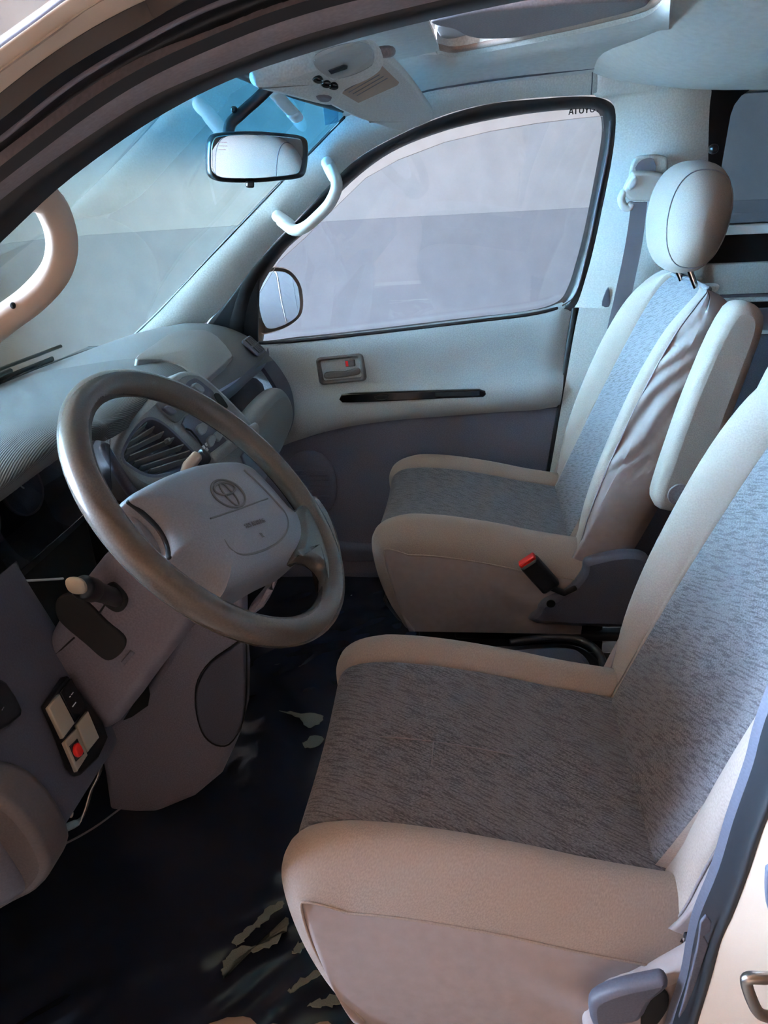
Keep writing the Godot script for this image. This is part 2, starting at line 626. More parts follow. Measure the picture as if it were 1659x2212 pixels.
func build_shell() -> void:
	# floor covered with black sheet, wrinkled
	var f := FastNoiseLite.new()
	f.seed = 4; f.frequency = 3.2; f.fractal_octaves = 3
	var f2 := FastNoiseLite.new()
	f2.seed = 8; f2.frequency = 9.0; f2.fractal_octaves = 2
	f2.noise_type = FastNoiseLite.TYPE_SIMPLEX
	var rows := []
	for j in 111:
		var row := []
		for i in 141:
			var x := -1.0 + 1.5 * i / 140.0
			var z_end := 0.572 + maxf(0.0, -0.33 - x) * 0.4
			var z := lerpf(-0.70, z_end, j / 110.0)
			var near := smoothstep(0.30, 0.62, z)
			var zz := z
			if j == 110:
				zz += 0.010 * f2.get_noise_2d(x * 1.2, 2.0) + 0.003 * f2.get_noise_2d(x * 4.0, 5.0)
			var y := 0.006 * absf(f.get_noise_2d(x, z)) + (0.0012 + 0.009 * near) * (1.0 - absf(f2.get_noise_2d(x * 0.7 + z * 0.5, z * 0.45))) - 0.004
			row.append(Vector3(x, y + 0.008 * near, zz))
		rows.append(row)
	var fl := struct("floor", box(Vector3(0.9, -0.03, 0.0), Vector3(3.9, 0.05, 1.5), 0.01), M.void_black)
	part(fl, "plastic_floor_sheet", shell(rows), M.sheet, "shiny wrinkled black plastic sheet over the floor")
	# pale patches on the sheet, painted in for glints on its wrinkles
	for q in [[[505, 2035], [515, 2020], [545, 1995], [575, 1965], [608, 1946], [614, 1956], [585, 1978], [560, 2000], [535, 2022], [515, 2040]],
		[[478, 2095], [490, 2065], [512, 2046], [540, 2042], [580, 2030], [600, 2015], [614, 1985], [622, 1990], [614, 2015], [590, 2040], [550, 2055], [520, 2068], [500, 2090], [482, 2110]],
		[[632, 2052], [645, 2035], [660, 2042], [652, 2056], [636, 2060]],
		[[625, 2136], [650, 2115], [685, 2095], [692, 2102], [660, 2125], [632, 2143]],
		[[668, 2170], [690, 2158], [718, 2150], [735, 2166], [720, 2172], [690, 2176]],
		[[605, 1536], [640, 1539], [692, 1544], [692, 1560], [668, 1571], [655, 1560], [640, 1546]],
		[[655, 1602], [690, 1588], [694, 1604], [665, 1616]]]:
		var glint := []
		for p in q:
			glint.append(py(p[0], p[1], 0.017 if p[1] > 1800 else 0.007))
		var rough := cm(glint, 4, true)
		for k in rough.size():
			rough[k] += V(f2.get_noise_2d(k * 0.35, glint[0].x * 9.0), 0, f2.get_noise_2d(k * 0.35, 40.0 + glint[0].z * 9.0)) * 0.0045
		part(fl, "painted_glint", slab(rough, Vector3.UP, 0.002, 0.0008, 1), M.glint_pale)
	part(fl, "door_sill", band([V(-1.0, -0.008, 0.52), V(-0.3, -0.008, 0.52), V(0.5, -0.008, 0.52)], [V(-1.0, -0.03, 0.80), V(-0.3, -0.03, 0.80), V(0.5, -0.03, 0.80)], Vector3(0, 0.0, 0), 0.01), M.sill_paint, "beige painted door sill")
	# roof: outer skin in four pieces round the sunroof opening, headliner beneath
	struct_roof()
	# passenger side behind the B-pillar, driver's side behind its B-pillar, rear, front bulkhead
	var wr := struct("wall_back", box(Vector3(2.82, 0.62, 0), Vector3(0.06, 1.35, 1.5), 0.01), M.door_plastic)
	part(wr, "rear_hatch_glass", box(Vector3(2.78, 0.95, 0), Vector3(0.02, 0.45, 1.1), 0.03), M.truck_glass)
	var side := struct("wall_left", box(Vector3(1.60, 0.34, 0.745), Vector3(2.4, 0.84, 0.05), 0.01), M.door_plastic)
	part(side, "upper_rail", box(Vector3(1.60, 1.24, 0.68), Vector3(2.4, 0.12, 0.05), 0.01), M.trim_light)
	part(side, "side_window", slab([V(0.62, 0.76, 0.735), V(2.75, 0.76, 0.735), V(2.75, 1.18, 0.66), V(0.62, 1.18, 0.66)], Vector3(0, 0.17, 0.98), 0.005, 0.001, 1), M.privacy_glass)
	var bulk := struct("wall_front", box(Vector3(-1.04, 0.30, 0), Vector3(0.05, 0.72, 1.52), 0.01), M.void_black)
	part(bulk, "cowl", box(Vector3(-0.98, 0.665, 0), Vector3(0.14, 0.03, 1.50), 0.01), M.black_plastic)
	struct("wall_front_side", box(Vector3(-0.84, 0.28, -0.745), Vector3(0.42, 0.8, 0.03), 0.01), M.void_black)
	build_open_door()
	struct("wall_front_pillar", box(Vector3(-0.82, 0.30, 0.72), Vector3(0.36, 0.70, 0.03), 0.01), M.door_plastic)

func build_open_door() -> void:
	# the driver's own door, swung wide open beside the camera: out of the frame, it shades the footwell
	var h := V(-0.76, 0.0, 0.80)
	var a := V(0.30, 0, 0.954)
	var n := a.cross(Vector3.UP)
	var d := struct("door_1", slab([h + V(0, -0.25, 0), h + a * 1.0 + V(0, -0.25, 0), h + a * 1.0 + V(0, 0.72, 0), h + V(0, 0.72, 0)], n, 0.07, 0.02), M.body_paint)
	part(d, "lining", slab([h + V(0, -0.1, 0) + n * 0.04 + a * 0.05, h + a * 0.95 + V(0, -0.1, 0) + n * 0.04, h + a * 0.95 + V(0, 0.70, 0) + n * 0.04, h + V(0, 0.70, 0) + n * 0.04 + a * 0.05], n, 0.02, 0.008), M.door_plastic)
	part(d, "window_frame", tube([h + V(0.0, 0.72, 0), h + a * 0.45 + V(0, 1.06, 0), h + a * 0.6 + V(0, 1.12, 0), h + a * 0.98 + V(0, 1.13, 0), h + a * 0.99 + V(0, 0.72, 0)], 0.025, 8), M.black_rubber)

func V(x: float, y: float, z: float) -> Vector3:
	return Vector3(x, y, z)

func struct_roof() -> void:
	var top := struct("ceiling", box(Vector3(1.53, 1.335, 0), Vector3(2.56, 0.03, 1.42), 0.012), M.body_paint)
	part(top, "roof_skin", cat([
		box(Vector3(-0.185, 1.335, 0), Vector3(0.25, 0.03, 1.36), 0.01),
		box(Vector3(0.09, 1.335, -0.545), Vector3(0.34, 0.03, 0.36), 0.01),
		box(Vector3(0.09, 1.335, 0.545), Vector3(0.34, 0.03, 0.36), 0.01)]), M.body_paint)
	# headliner: cove along the passenger side up to the lip of the sunroof opening
	var rail := pss([[700, 255], [800, 232], [880, 205], [940, 192], [1020, 180], [1100, 171], [1200, 158], [1275, 149], [1345, 140], [1400, 137], [1440, 150]], 0.03)
	for k in rail.size():
		rail[k].y -= 0.012
	var lip := []
	for p in [[690, 120], [800, 118], [900, 112], [945, 118], [985, 124], [1080, 107], [1200, 84], [1300, 62], [1390, 38], [1430, 8], [1450, -30]]:
		lip.append(py(p[0], p[1], 1.245))
	lip[0] = V(-0.27, 1.225, -0.30); lip[1] = V(-0.19, 1.24, -0.31); lip[2] = V(-0.11, 1.246, -0.315)
	var mid := []
	var mid2 := []
	for k in rail.size():
		mid.append(rail[k].lerp(lip[k], 0.35) + V(0, 0.012, 0))
		mid2.append(rail[k].lerp(lip[k], 0.78) + V(0, -0.004, 0))
	part(top, "headliner_side", net([rail, mid, mid2, lip], 4, 0.006), M.headliner)
	# turned-up lip of the opening with its piping
	var up1 := []
	var up2 := []
	for k in range(3, lip.size()):
		up1.append(lip[k] + V(0, 0.010, 0.016))
		up2.append(lip[k] + V(0, 0.035, 0.020))
	var lip_s := lip.slice(3)
	part(top, "sunroof_lip", net([lip_s, up1, up2], 3, 0.004), M.trim_light)
	part(top, "sunroof_piping", tube(cm(up1, 3), 0.005, 8), M.velour)
	# front part of the headliner, driver's side and the part ahead of the opening
	part(top, "headliner_front", net([[V(-0.34, 1.205, 0.56), V(-0.35, 1.215, 0.2), V(-0.35, 1.215, -0.2), V(-0.30, 1.20, -0.58)],
		[V(-0.24, 1.225, 0.56), V(-0.22, 1.24, 0.2), V(-0.22, 1.24, -0.15), V(-0.22, 1.23, -0.34)],
		[V(-0.10, 1.235, 0.56), V(-0.07, 1.252, 0.2), V(-0.06, 1.252, -0.1), V(-0.055, 1.25, -0.315)]], 4, 0.006), M.headliner)
	part(top, "headliner_driver", net([[V(-0.10, 1.235, 0.60), V(0.1, 1.24, 0.60), V(0.3, 1.24, 0.60), V(0.5, 1.24, 0.60)],
		[V(-0.08, 1.25, 0.40), V(0.1, 1.255, 0.38), V(0.27, 1.255, 0.38), V(0.5, 1.25, 0.38)],
		[V(-0.06, 1.252, 0.30), V(0.1, 1.255, 0.31), V(0.26, 1.255, 0.31), V(0.5, 1.25, 0.30)]], 4, 0.006), M.headliner)
	# sunroof glass frame tilted up at the back, with its shade
	var sun := thing("sunroof_panel", "sunroof panel with brown sliding shade in the roof opening", "sunroof", V(0.1, 1.27, 0.0))
	var shade := []
	for p in [[930, 40], [985, 22], [1080, 10], [1250, -6], [1385, -10], [1405, 10], [1395, 26], [1330, 42], [1200, 62], [1110, 72], [1040, 74], [1000, 66], [975, 52]]:
		shade.append(py(p[0], p[1], 1.262))
	part(sun, "shade", slab(cm(shade, 3, true), Vector3.UP, 0.014, 0.006), M.seal_taupe, "taupe sliding shade")
	part(sun, "frame_corner", slab(cm([py(942, 50, 1.275), py(1000, 42, 1.275), py(1008, 70, 1.275), py(958, 78, 1.275), py(946, 66, 1.275)], 2, true), Vector3.UP, 0.01, 0.004), M.truck_white, "white corner of the roof frame")
	part(sun, "side_channel", slab([py(974, 80, 1.30), py(1395, 38, 1.30), py(1398, 20, 1.30), py(990, 70, 1.30)], Vector3.UP, 0.006, 0.002), M.cream)
	# big rounded housing over the rear seats
	var duct := thing("roof_air_housing", "large pale rounded air housing under the roof behind the seats", "air housing", V(0.9, 1.2, -0.2))
	var rr := []
	var prof := [[1180, 34], [1200, 75], [1222, 110], [1255, 142], [1310, 168], [1400, 184], [1500, 189], [1660, 187], [1900, 180]]
	var low := []
	for p in prof:
		low.append(ps(p[0], p[1], 0.05))
	var l2 := []; var l3 := []; var l4 := []
	for k in low.size():
		var a: Vector3 = low[k]
		var rise := clampf((a.x - 0.20) / 0.25, 0.0, 1.0)
		l2.append(a + V(0.02, -0.012 * rise, 0.08))
		l3.append(a + V(0.05, -0.010 * rise, 0.28))
		l4.append(V(a.x + 0.10, 1.255, 0.30))
	part(duct, "housing", net([low, l2, l3, l4], 4, 0.006), M.headliner)

var door_thing: Node3D
func build_passenger_side() -> void:
	# black window frame, glass, belt strip
	door_thing = thing("passenger_door", "passenger door with pale cloth lining, grey lower panel and lowered window", "door", V(-0.15, 0.0, -0.72))
	var win := door_thing
	var inner := [[540, 738], [548, 640], [600, 553], [655, 500], [720, 425], [790, 362], [860, 318], [960, 280], [1060, 256], [1160, 240], [1250, 232], [1290, 234], [1306, 252], [1306, 300], [1290, 390], [1268, 500], [1250, 570], [1230, 630], [1205, 660], [1140, 678], [1000, 694], [800, 718], [640, 735]]
	var outer := [[500, 748], [520, 620], [575, 545], [640, 478], [700, 412], [765, 348], [850, 298], [955, 252], [1060, 224], [1160, 214], [1255, 208], [1310, 216], [1334, 248], [1330, 310], [1312, 400], [1290, 510], [1270, 590], [1252, 640], [1232, 672], [1145, 686], [1000, 701], [800, 724], [640, 741]]
	var rin := cm(pss(inner, -0.006), 4, true)
	var rout := cm(pss(outer, 0.010), 4, true)
	var rmid := []
	var rback := []
	for k in rin.size():
		rmid.append(rin[k].lerp(rout[k], 0.45) + V(0, 0, 0.014))
		rback.append(rin[k] + V(0, 0, -0.05))
	part(win, "window_frame", loft([rback, rin, rmid, rout]), M.black_rubber)
	var pane := [[545, 740], [550, 650], [602, 565], [660, 512], [722, 450], [790, 384], [860, 345], [960, 307], [1060, 283], [1160, 266], [1250, 255], [1302, 250], [1306, 300], [1290, 390], [1268, 500], [1250, 570], [1230, 630], [1200, 668], [1140, 684], [1000, 700], [800, 724], [640, 742]]
	part(win, "window_pane", slab(pss(pane, -0.03), Vector3(0, -0.2, 1), 0.005, 0.001, 1), M.door_glass)
	part(win, "window_lip", tube(cm(pss([[1318, 262], [1312, 330], [1292, 430], [1268, 545], [1244, 632], [1215, 660]], 0.016), 4), 0.0022, 6), M.webbing, "grey chrome-like edge of the seal")
	part(win, "belt_strip", tube(cm(pss([[560, 741], [640, 736], [800, 720], [1000, 697], [1140, 680], [1204, 666]], 0.012), 4), 0.0042, 8), M.black_rubber)
	# lettering on the clear rain guard outside the glass top: reads from outside
	var gp := on_plane(1262, 238, V(0, 0.7, -0.755), Vector3(0, -0.2, 1).normalized())
	var slope := (ps(1290, 232) - ps(1060, 256)).normalized()
	var upv := Vector3(0, 0.98, 0.196)
	write(win, "lettering", "TOYOTA", gp, -slope, (upv - slope * upv.dot(slope)).normalized(), 0.013, M.dark_print)
	var st := ps(1146, 624, -0.026)
	write(win, "glass_stamp", "--", st, Vector3.RIGHT, Vector3.UP, 0.008, M.webbing)
	write(win, "glass_stamp", "-----", st + V(0, 0.012, 0.0), Vector3.RIGHT, Vector3.UP, 0.003, M.webbing)

	# A-pillar and roof rail trim
	var U := [[283, 728], [345, 668], [430, 580], [520, 486], [610, 392], [690, 310], [745, 254], [840, 226], [940, 196], [1020, 182], [1100, 171], [1190, 160], [1288, 149]]
	var L := [[445, 700], [490, 655], [540, 588], [600, 518], [655, 462], [715, 398], [775, 342], [860, 294], [955, 252], [1030, 231], [1110, 218], [1190, 211], [1288, 207]]
	var ua := []; var la := []
	for k in U.size():
		var t := float(k) / (U.size() - 1)
		ua.append(ps(U[k][0], U[k][1], 0.055 - 0.01 * t))
		la.append(ps(L[k][0], L[k][1] - 5, 0.012))
	var ap := struct("trim_1", band(ua, la, V(0, 0, 0.016), 0.003), M.trim_light)
	ap.set_meta("label", "pale grey windscreen pillar and roof rail trim")
	part(ap, "windscreen_edge_seal", tube(cm(ua.slice(0, 7), 4), 0.004, 6), M.black_rubber)
	part(ap, "headliner_joint", tube(cm(pss([[880, 207], [940, 193], [1020, 180], [1100, 169], [1200, 157], [1285, 147], [1345, 139], [1400, 136]], 0.075), 4), 0.0018, 6), M.dash_dark)
	part(ap, "trim_joint", tube(pss([[1280, 150], [1279, 176], [1277, 204]], 0.054), 0.0012, 6), M.dash_dark)
	# B-pillar trim, upper and lower
	var bl := [[1278, 149], [1282, 204], [1316, 216], [1330, 248], [1324, 330], [1303, 440], [1279, 550], [1253, 640], [1241, 664]]
	var br := [[1440, 150], [1500, 182], [1535, 190], [1533, 230], [1530, 320], [1530, 440], [1525, 560], [1500, 640], [1490, 668]]
	var bp := struct("trim_2", band(pss(bl, 0.018), pss(br, 0.05), V(0, 0, 0.022), 0.003), M.trim_light)
	bp.set_meta("label", "pale grey door pillar trim behind the passenger window")
	var bl2 := [[1252, 662], [1240, 720], [1226, 800], [1212, 880], [1195, 980], [1180, 1060]]
	var br2 := [[1490, 665], [1480, 720], [1470, 800], [1460, 880], [1450, 980], [1440, 1060]]
	part(bp, "lower_trim", band(pss(bl2, 0.02), pss(br2, 0.045), V(0, 0, 0.012), 0.01), M.trim_light)
	part(bp, "door_gap_seal", tube(cm(pss([[1240, 668], [1228, 740], [1216, 830], [1203, 910], [1190, 985], [1178, 1050]], 0.012), 4), 0.006, 8), M.black_rubber)
	part(bp, "outer_post", band(pss([[1225, 640], [1215, 720], [1205, 800], [1190, 900], [1165, 1060]], -0.02), pss([[1300, 640], [1290, 720], [1280, 800], [1265, 900], [1240, 1060]], -0.02), V(0, 0, 0.0), 0.01), M.void_black)
	part(bp, "belt_slot", slab(cm(pss([[1300, 660], [1304, 640], [1314, 620], [1318, 640], [1316, 662]], 0.042), 2, true), Vector3(0, -0.2, 1), 0.004, 0.001), M.dash_dark)
	# rear side window and the sliding door beside it
	var rw := struct("wall_side_rear", box(Vector3(1.62, 0.10, -0.745), Vector3(2.36, 1.0, 0.05), 0.01), M.door_plastic)
	part(rw, "upper_rail", box(Vector3(1.65, 1.23, -0.66), Vector3(2.30, 0.10, 0.05), 0.01), M.trim_light)
	var rwin := thing("rear_side_window", "dark tinted rear side window with rounded corner in a black frame", "window", V(0.9, 0.9, -0.7))
	var ro := rrect(V(1.4, 1.055, -0.649), Vector3.RIGHT, Vector3(0, 0.98, 0.196), 0.93, 0.165, 0.05)
	var ri := rrect(V(1.4, 1.055, -0.649), Vector3.RIGHT, Vector3(0, 0.98, 0.196), 0.865, 0.135, 0.05)
	var rb := []
	for q in ri:
		rb.append(q + V(0, 0, -0.03))
	part(rwin, "frame", loft([ro, ri, rb]), M.black_rubber)
	part(rwin, "tinted_pane", slab(rrect(V(1.4, 1.055, -0.669), Vector3.RIGHT, Vector3(0, 0.98, 0.196), 0.90, 0.16, 0.05), Vector3(0, -0.2, 1), 0.005, 0.001, 1), M.privacy_glass)
	part(rwin, "latch_knob", puff(ps(1541, 322, 0.05), Vector3.RIGHT, Vector3.UP, Vector3.BACK, 0.010, 0.010, 0.012, 0.8, 0.9, 14, 8), M.black_plastic)
	var sd := thing("sliding_door_trim", "striped pale and black inner trim below the rear side window", "door trim", V(0.9, 0.6, -0.70))
	var strips := [[486, 506, "white_print", 0.03], [506, 568, "black_plastic", 0.02], [568, 634, "trim_light", 0.032], [634, 642, "webbing", 0.028], [642, 652, "trim_light", 0.032], [652, 668, "black_plastic", 0.02], [668, 714, "webbing", 0.03], [714, 722, "white_print", 0.036], [722, 980, "door_plastic", 0.03]]
	for s in strips:
		var p0 := ps(1590, s[0], s[3]); var p1 := ps(1590, s[1], s[3])
		part(sd, "trim_strip", obox(V(1.3, (p0.y + p1.y) * 0.5, (p0.z + p1.z) * 0.5), Vector3.RIGHT, (p0 - p1).normalized(), Vector3(0, -0.2, 1).normalized(), 1.7, (p0 - p1).length(), 0.012, 0.002), M[s[2]])

func build_door() -> void:
	var d := door_thing
	var tp := pss([[520, 746], [640, 738], [800, 721], [1000, 697], [1120, 682], [1180, 672], [1215, 660], [1236, 664]], 0.004)
	var sm := pss([[600, 962], [650, 943], [740, 918], [850, 902], [960, 893], [1080, 884], [1150, 880], [1207, 876]], 0.006)
	var rows := []
	for spec in [[0.0, -0.012], [0.012, 0.002], [0.05, 0.006], [0.16, 0.006], [0.34, 0.001], [0.52, 0.0], [0.64, 0.008], [0.74, 0.022], [0.84, 0.027], [0.93, 0.022], [1.0, 0.008]]:
		var row := []
		for k in tp.size():
			var b: Vector3 = tp[k].lerp(sm[k], spec[0]) + V(0, 0, spec[1])
			if k == tp.size() - 1:
				b.z -= 0.010
			row.append(b)
		rows.append(row)
	part(d, "upper_lining", net(rows, 4, 0.006, 3), M.door_cloth, "pale blue-grey cloth lining")
	var lo := []
	for k in sm.size():
		lo.append(sm[k])
	var lr := []
	for spec in [[0.0, 0.006], [0.03, -0.002], [0.15, -0.006], [0.4, -0.004], [0.7, 0.008], [1.0, 0.010]]:
		var row := []
		for k in lo.size():
			var a: Vector3 = lo[k]
			var x: float = a.x if k > 0 else -0.66
			row.append(V(x - 0.05 * spec[0] * (1.0 if k > 3 else 0.0), lerpf(a.y, -0.08, spec[0]), a.z + spec[1]))
		lr.append(row)
	part(d, "lower_lining", net(lr, 4, 0.006, 3), M.door_plastic, "grey plastic lower lining")
	part(d, "seam", tube(cm(pss([[600, 961], [650, 942], [740, 917], [850, 901], [960, 892], [1080, 883], [1207, 875]], 0.014), 4), 0.0016, 6), M.dash_dark)
	# round loudspeaker bulge
	var sc := ps(672, 1045, 0.012)
	var spk := part(d, "speaker_cover", puff(sc, Vector3.RIGHT, Vector3.UP, Vector3.BACK, 0.072, 0.098, 0.018, 0.6, 0.9, 36, 12), M.door_plastic)
	for q in 9:
		var yy := -0.06 + 0.015 * q
		var hw := 0.055 * sqrt(maxf(0.0, 1.0 - pow(yy / 0.085, 2)))
		part(spk, "grille_rib", tube([sc + V(-hw, yy, 0.0175), sc + V(0, yy, 0.0185), sc + V(hw, yy, 0.0175)], 0.0014, 5), M.door_plastic)
	# pocket
	part(d, "pocket_opening", slab(cm(pss([[728, 1128], [812, 1126], [840, 1130], [840, 1160], [800, 1174], [740, 1168], [728, 1150]], 0.006), 3, true), Vector3.BACK, 0.004, 0.001), M.void_black)
	part(d, "pocket_lip", net([pss([[700, 1160], [745, 1172], [790, 1176], [860, 1176], [960, 1176]], 0.018), pss([[700, 1180], [745, 1186], [790, 1188], [860, 1188], [960, 1188]], 0.030), pss([[700, 1206], [745, 1208], [790, 1208], [860, 1208], [960, 1208]], 0.020)], 4, 0.008), M.door_plastic)
	part(d, "sill_strip", net([pss([[690, 1208], [760, 1210], [860, 1210], [1000, 1210]], 0.014), pss([[700, 1275], [760, 1277], [860, 1278], [1000, 1278]], 0.016), pss([[700, 1300], [760, 1302], [860, 1302], [1000, 1302]], 0.05)], 3, 0.008), M.panel_taupe)
	# inside release handle
	var n := Vector3.BACK
	var hc := ps(737, 797, 0.012)
	var ax := (ps(788, 792, 0.010) - ps(686, 802, 0.010)).normalized()
	var ay := Vector3(0, 0, 1).cross(ax).normalized()
	var bez := part(d, "handle_bezel", loft([rrect(hc + n * -0.004, ax, ay, 0.0645, 0.0385, 0.012), rrect(hc + n * 0.007, ax, ay, 0.061, 0.035, 0.011), rrect(hc + n * 0.008, ax, ay, 0.052, 0.028, 0.006), rrect(hc + n * -0.010, ax, ay, 0.049, 0.025, 0.005)], true, false, true), M.handle_taupe, "taupe surround of the release handle")
	part(bez, "handle_recess", slab(rrect(hc + n * -0.007, ax, ay, 0.050, 0.026, 0.005), n, 0.003, 0.001), M.black_plastic)
	part(bez, "release_lever", slab(cm([hc + ax * -0.046 + ay * -0.008, hc + ax * -0.03 + ay * -0.004, hc + ax * 0.01 + ay * -0.006, hc + ax * 0.045 + ay * -0.001, hc + ax * 0.046 + ay * -0.018, hc + ax * 0.0 + ay * -0.022, hc + ax * -0.044 + ay * -0.021], 3, true), n, 0.010, 0.004), M.handle_taupe)
	part(bez, "lock_tab", obox(hc + ax * 0.026 + ay * 0.013 + n * 0.001, ax, ay, n, 0.026, 0.018, 0.008, 0.003), M.handle_taupe)
	part(bez, "lock_flag", obox(hc + ax * 0.018 + ay * 0.013 + n * 0.0052, ax, ay, n, 0.007, 0.014, 0.0012, 0.0005), M.red, "red unlocked flag")
	part(bez, "screw", slab(ellipse(hc + ax * -0.002 + ay * 0.010 + n * -0.008, ax, ay, 0.004, 0.004, 12), n, 0.003, 0.001), M.void_black)
	# switch strip let into the armrest ledge
	var so := []
	for p in [[733, 862], [738, 852], [760, 849], [860, 845], [960, 842], [1035, 840], [1048, 844], [1050, 851], [1044, 857], [960, 860], [860, 865], [760, 869], [740, 869]]:
		so.append(ps(p[0], p[1], 0.035))
	var strip := part(d, "switch_strip", slab(so, n, 0.012, 0.003), M.black_gloss, "glossy black window switch strip")
	part(strip, "window_switch", slab(cm(pss([[808, 858], [822, 853], [838, 855], [836, 861], [818, 863]], 0.043), 3, true), n, 0.008, 0.003), M.black_plastic)
	part(strip, "ashtray_slot", slab(pss([[940, 848], [1036, 845], [1036, 854], [940, 857]], 0.0415), n, 0.002, 0.0008), M.void_black)
	# quarter panel black in front of the glass, at the mirror foot
	part(d, "mirror_foot_cover", slab(pss([[425, 745], [452, 690], [500, 635], [548, 572], [562, 600], [558, 700], [558, 750]], -0.004), Vector3(0, -0.2, 1), 0.012, 0.004), M.black_plastic)

func build_door_mirror() -> void:
	var c := pz(598, 648, -0.86)
	var m := thing("door_mirror", "pale oval passenger door mirror reflecting the truck behind", "mirror", c)
	var d := (c - EYE).normalized()
	var want := (Vector3(8.4, 0.85, -1.2) - c).normalized()
	var n := (want - d).normalized()
	var plane := func(u: float, v: float, off: float) -> Vector3: return on_plane(u, v, c + n * off, n)
	var shell_px := [[541, 615], [556, 590], [590, 578], [622, 584], [645, 612], [652, 650], [646, 682], [620, 704], [580, 718], [556, 716], [543, 690]]
	var ring := []
	for p in shell_px:
		ring.append(plane.call(p[0], p[1], -0.004))
	ring = cm(ring, 4, true)
	var cen := Vector3.ZERO
	for q in ring:
		cen += q / ring.size()
	var rings := []
	for s in [[1.0, 0.006], [1.04, 0.0], [1.06, -0.02], [1.0, -0.05], [0.8, -0.08], [0.45, -0.095]]:
		var o := []
		for q in ring:
			o.append(cen + (q - cen) * s[0] + n * s[1])
		rings.append(o)
	part(m, "shell", loft(rings, true, false, true), M.shell_pale, "pale beige mirror shell")
	var gl := []
	for p in [[556, 612], [568, 594], [595, 584], [622, 590], [642, 616], [648, 650], [643, 680], [622, 698], [590, 710], [572, 704], [560, 670]]:
		gl.append(plane.call(p[0], p[1], 0.002))
	part(m, "mirror_glass", slab(cm(gl, 4, true), n, 0.003, 0.001, 1), M.mirror)
	part(m, "foot", tube([pz(556, 700, -0.86), pz(552, 728, -0.80), pz(548, 742, -0.74)], 0.022, 10), M.handle_beige)

func build_windscreen() -> void:
	var bot := []
	var top := []
	for k in 13:
		var t := float(k) / 12.0
		var z := lerpf(-0.715, 0.60, t)
		var bow := 1.0 - pow(2.0 * t - 1.0, 2)
		bot.append(V(-0.835 - 0.11 * bow, 0.718, z))
		top.append(V(-0.235 - 0.10 * bow, 1.185 + 0.018 * bow, z * (0.95 if z < 0.0 else 0.85)))
	var rows := []
	var cols := []
	for r in 25:
		var t := float(r) / 24.0
		var row := []
		for k in 13:
			row.append(bot[k].lerp(top[k], t) + V(-0.02, 0.02, 0) * sin(PI * t) * (1.0 - pow(k / 6.0 - 1.0, 2)))
		rows.append(row)
		var b := smoothstep(0.66, 0.86, t)
		var c := Color(0.71, 0.97, 0.97).lerp(Color(0.10, 0.46, 0.72), b)
		for k in 13:
			cols.append(c)
	var g := loft(rows, false)
	var mm := mk(g)
	var nn: PackedVector3Array = mm.surface_get_arrays(0)[Mesh.ARRAY_NORMAL]
	var back := []
	for r in 25:
		var row := []
		for k in 13:
			row.append(rows[r][k] - nn[r * 13 + k] * 0.005)
		back.append(row)
	var full := []
	full.append(g)
	var h := loft(back, false)
	for k in range(0, h.i.size(), 3):
		var w: int = h.i[k]
		h.i[k] = h.i[k + 1]
		h.i[k + 1] = w
	var all := cat([g, h])
	# dye of the glass: clear green below, blue shade band at the top
	for k in 2:
		for c in cols:
			all.c.append(c)
	var o := struct("window_1", all, M.windscreen_glass)
	o.set_meta("label", "windscreen of green-tinted glass with a blue shade band")
	part(o, "lower_edge_seal", tube(cm(bot, 2), 0.006, 6), M.black_rubber)
	part(o, "header_seal", tube(cm(top, 2), 0.007, 6), M.black_rubber)
	# bracket for a tag stuck to the glass
	var a := on_plane(592, 200, V(-0.33, 1.17, -0.1), Vector3(-0.6, 0.8, 0).normalized())
	var b2 := on_plane(640, 252, V(-0.33, 1.17, -0.1), Vector3(-0.6, 0.8, 0).normalized())
	var br := thing("glass_bracket", "small pale plastic bracket under the blue shade band of the windscreen", "bracket", b2)
	part(br, "arm", tube([a, a.lerp(b2, 0.5), b2], [0.011, 0.012, 0.013], 12, 0.5, Vector3(0.8, 0.2, 0.5)), M.handle_grey)
	part(br, "tip", tube([a.lerp(b2, 0.78) + V(0.002, -0.003, 0.003), b2 + V(0.002, -0.003, 0.003)], 0.0125, 12, 0.6, Vector3(0.8, 0.2, 0.5)), M.white_print)
	# wiper arms lying along the foot of the glass
	var wp := thing("windscreen_wiper", "black wiper lying along the foot of the windscreen", "wiper", V(-0.93, 0.71, -0.1))
	part(wp, "arm", tube([V(-0.95, 0.70, 0.25), V(-0.965, 0.725, 0.0), V(-0.955, 0.73, -0.25)], 0.006, 6), M.black_plastic)
	part(wp, "blade", tube([V(-0.945, 0.735, 0.1), V(-0.955, 0.742, -0.15), V(-0.93, 0.745, -0.42)], 0.004, 6), M.black_rubber)

# ================= dashboard =================
const STACK_P := Vector3(-0.52, 0.70, 0.0)
const STACK_N := Vector3(0.905, 0.342, 0.2515)
func pc(u: float, v: float, off := 0.0) -> Vector3:
	return on_plane(u, v, STACK_P + STACK_N * off, STACK_N)
func pcs(list: Array, off := 0.0) -> Array:
	var o := []
	for p in list:
		o.append(pc(p[0], p[1], off))
	return o

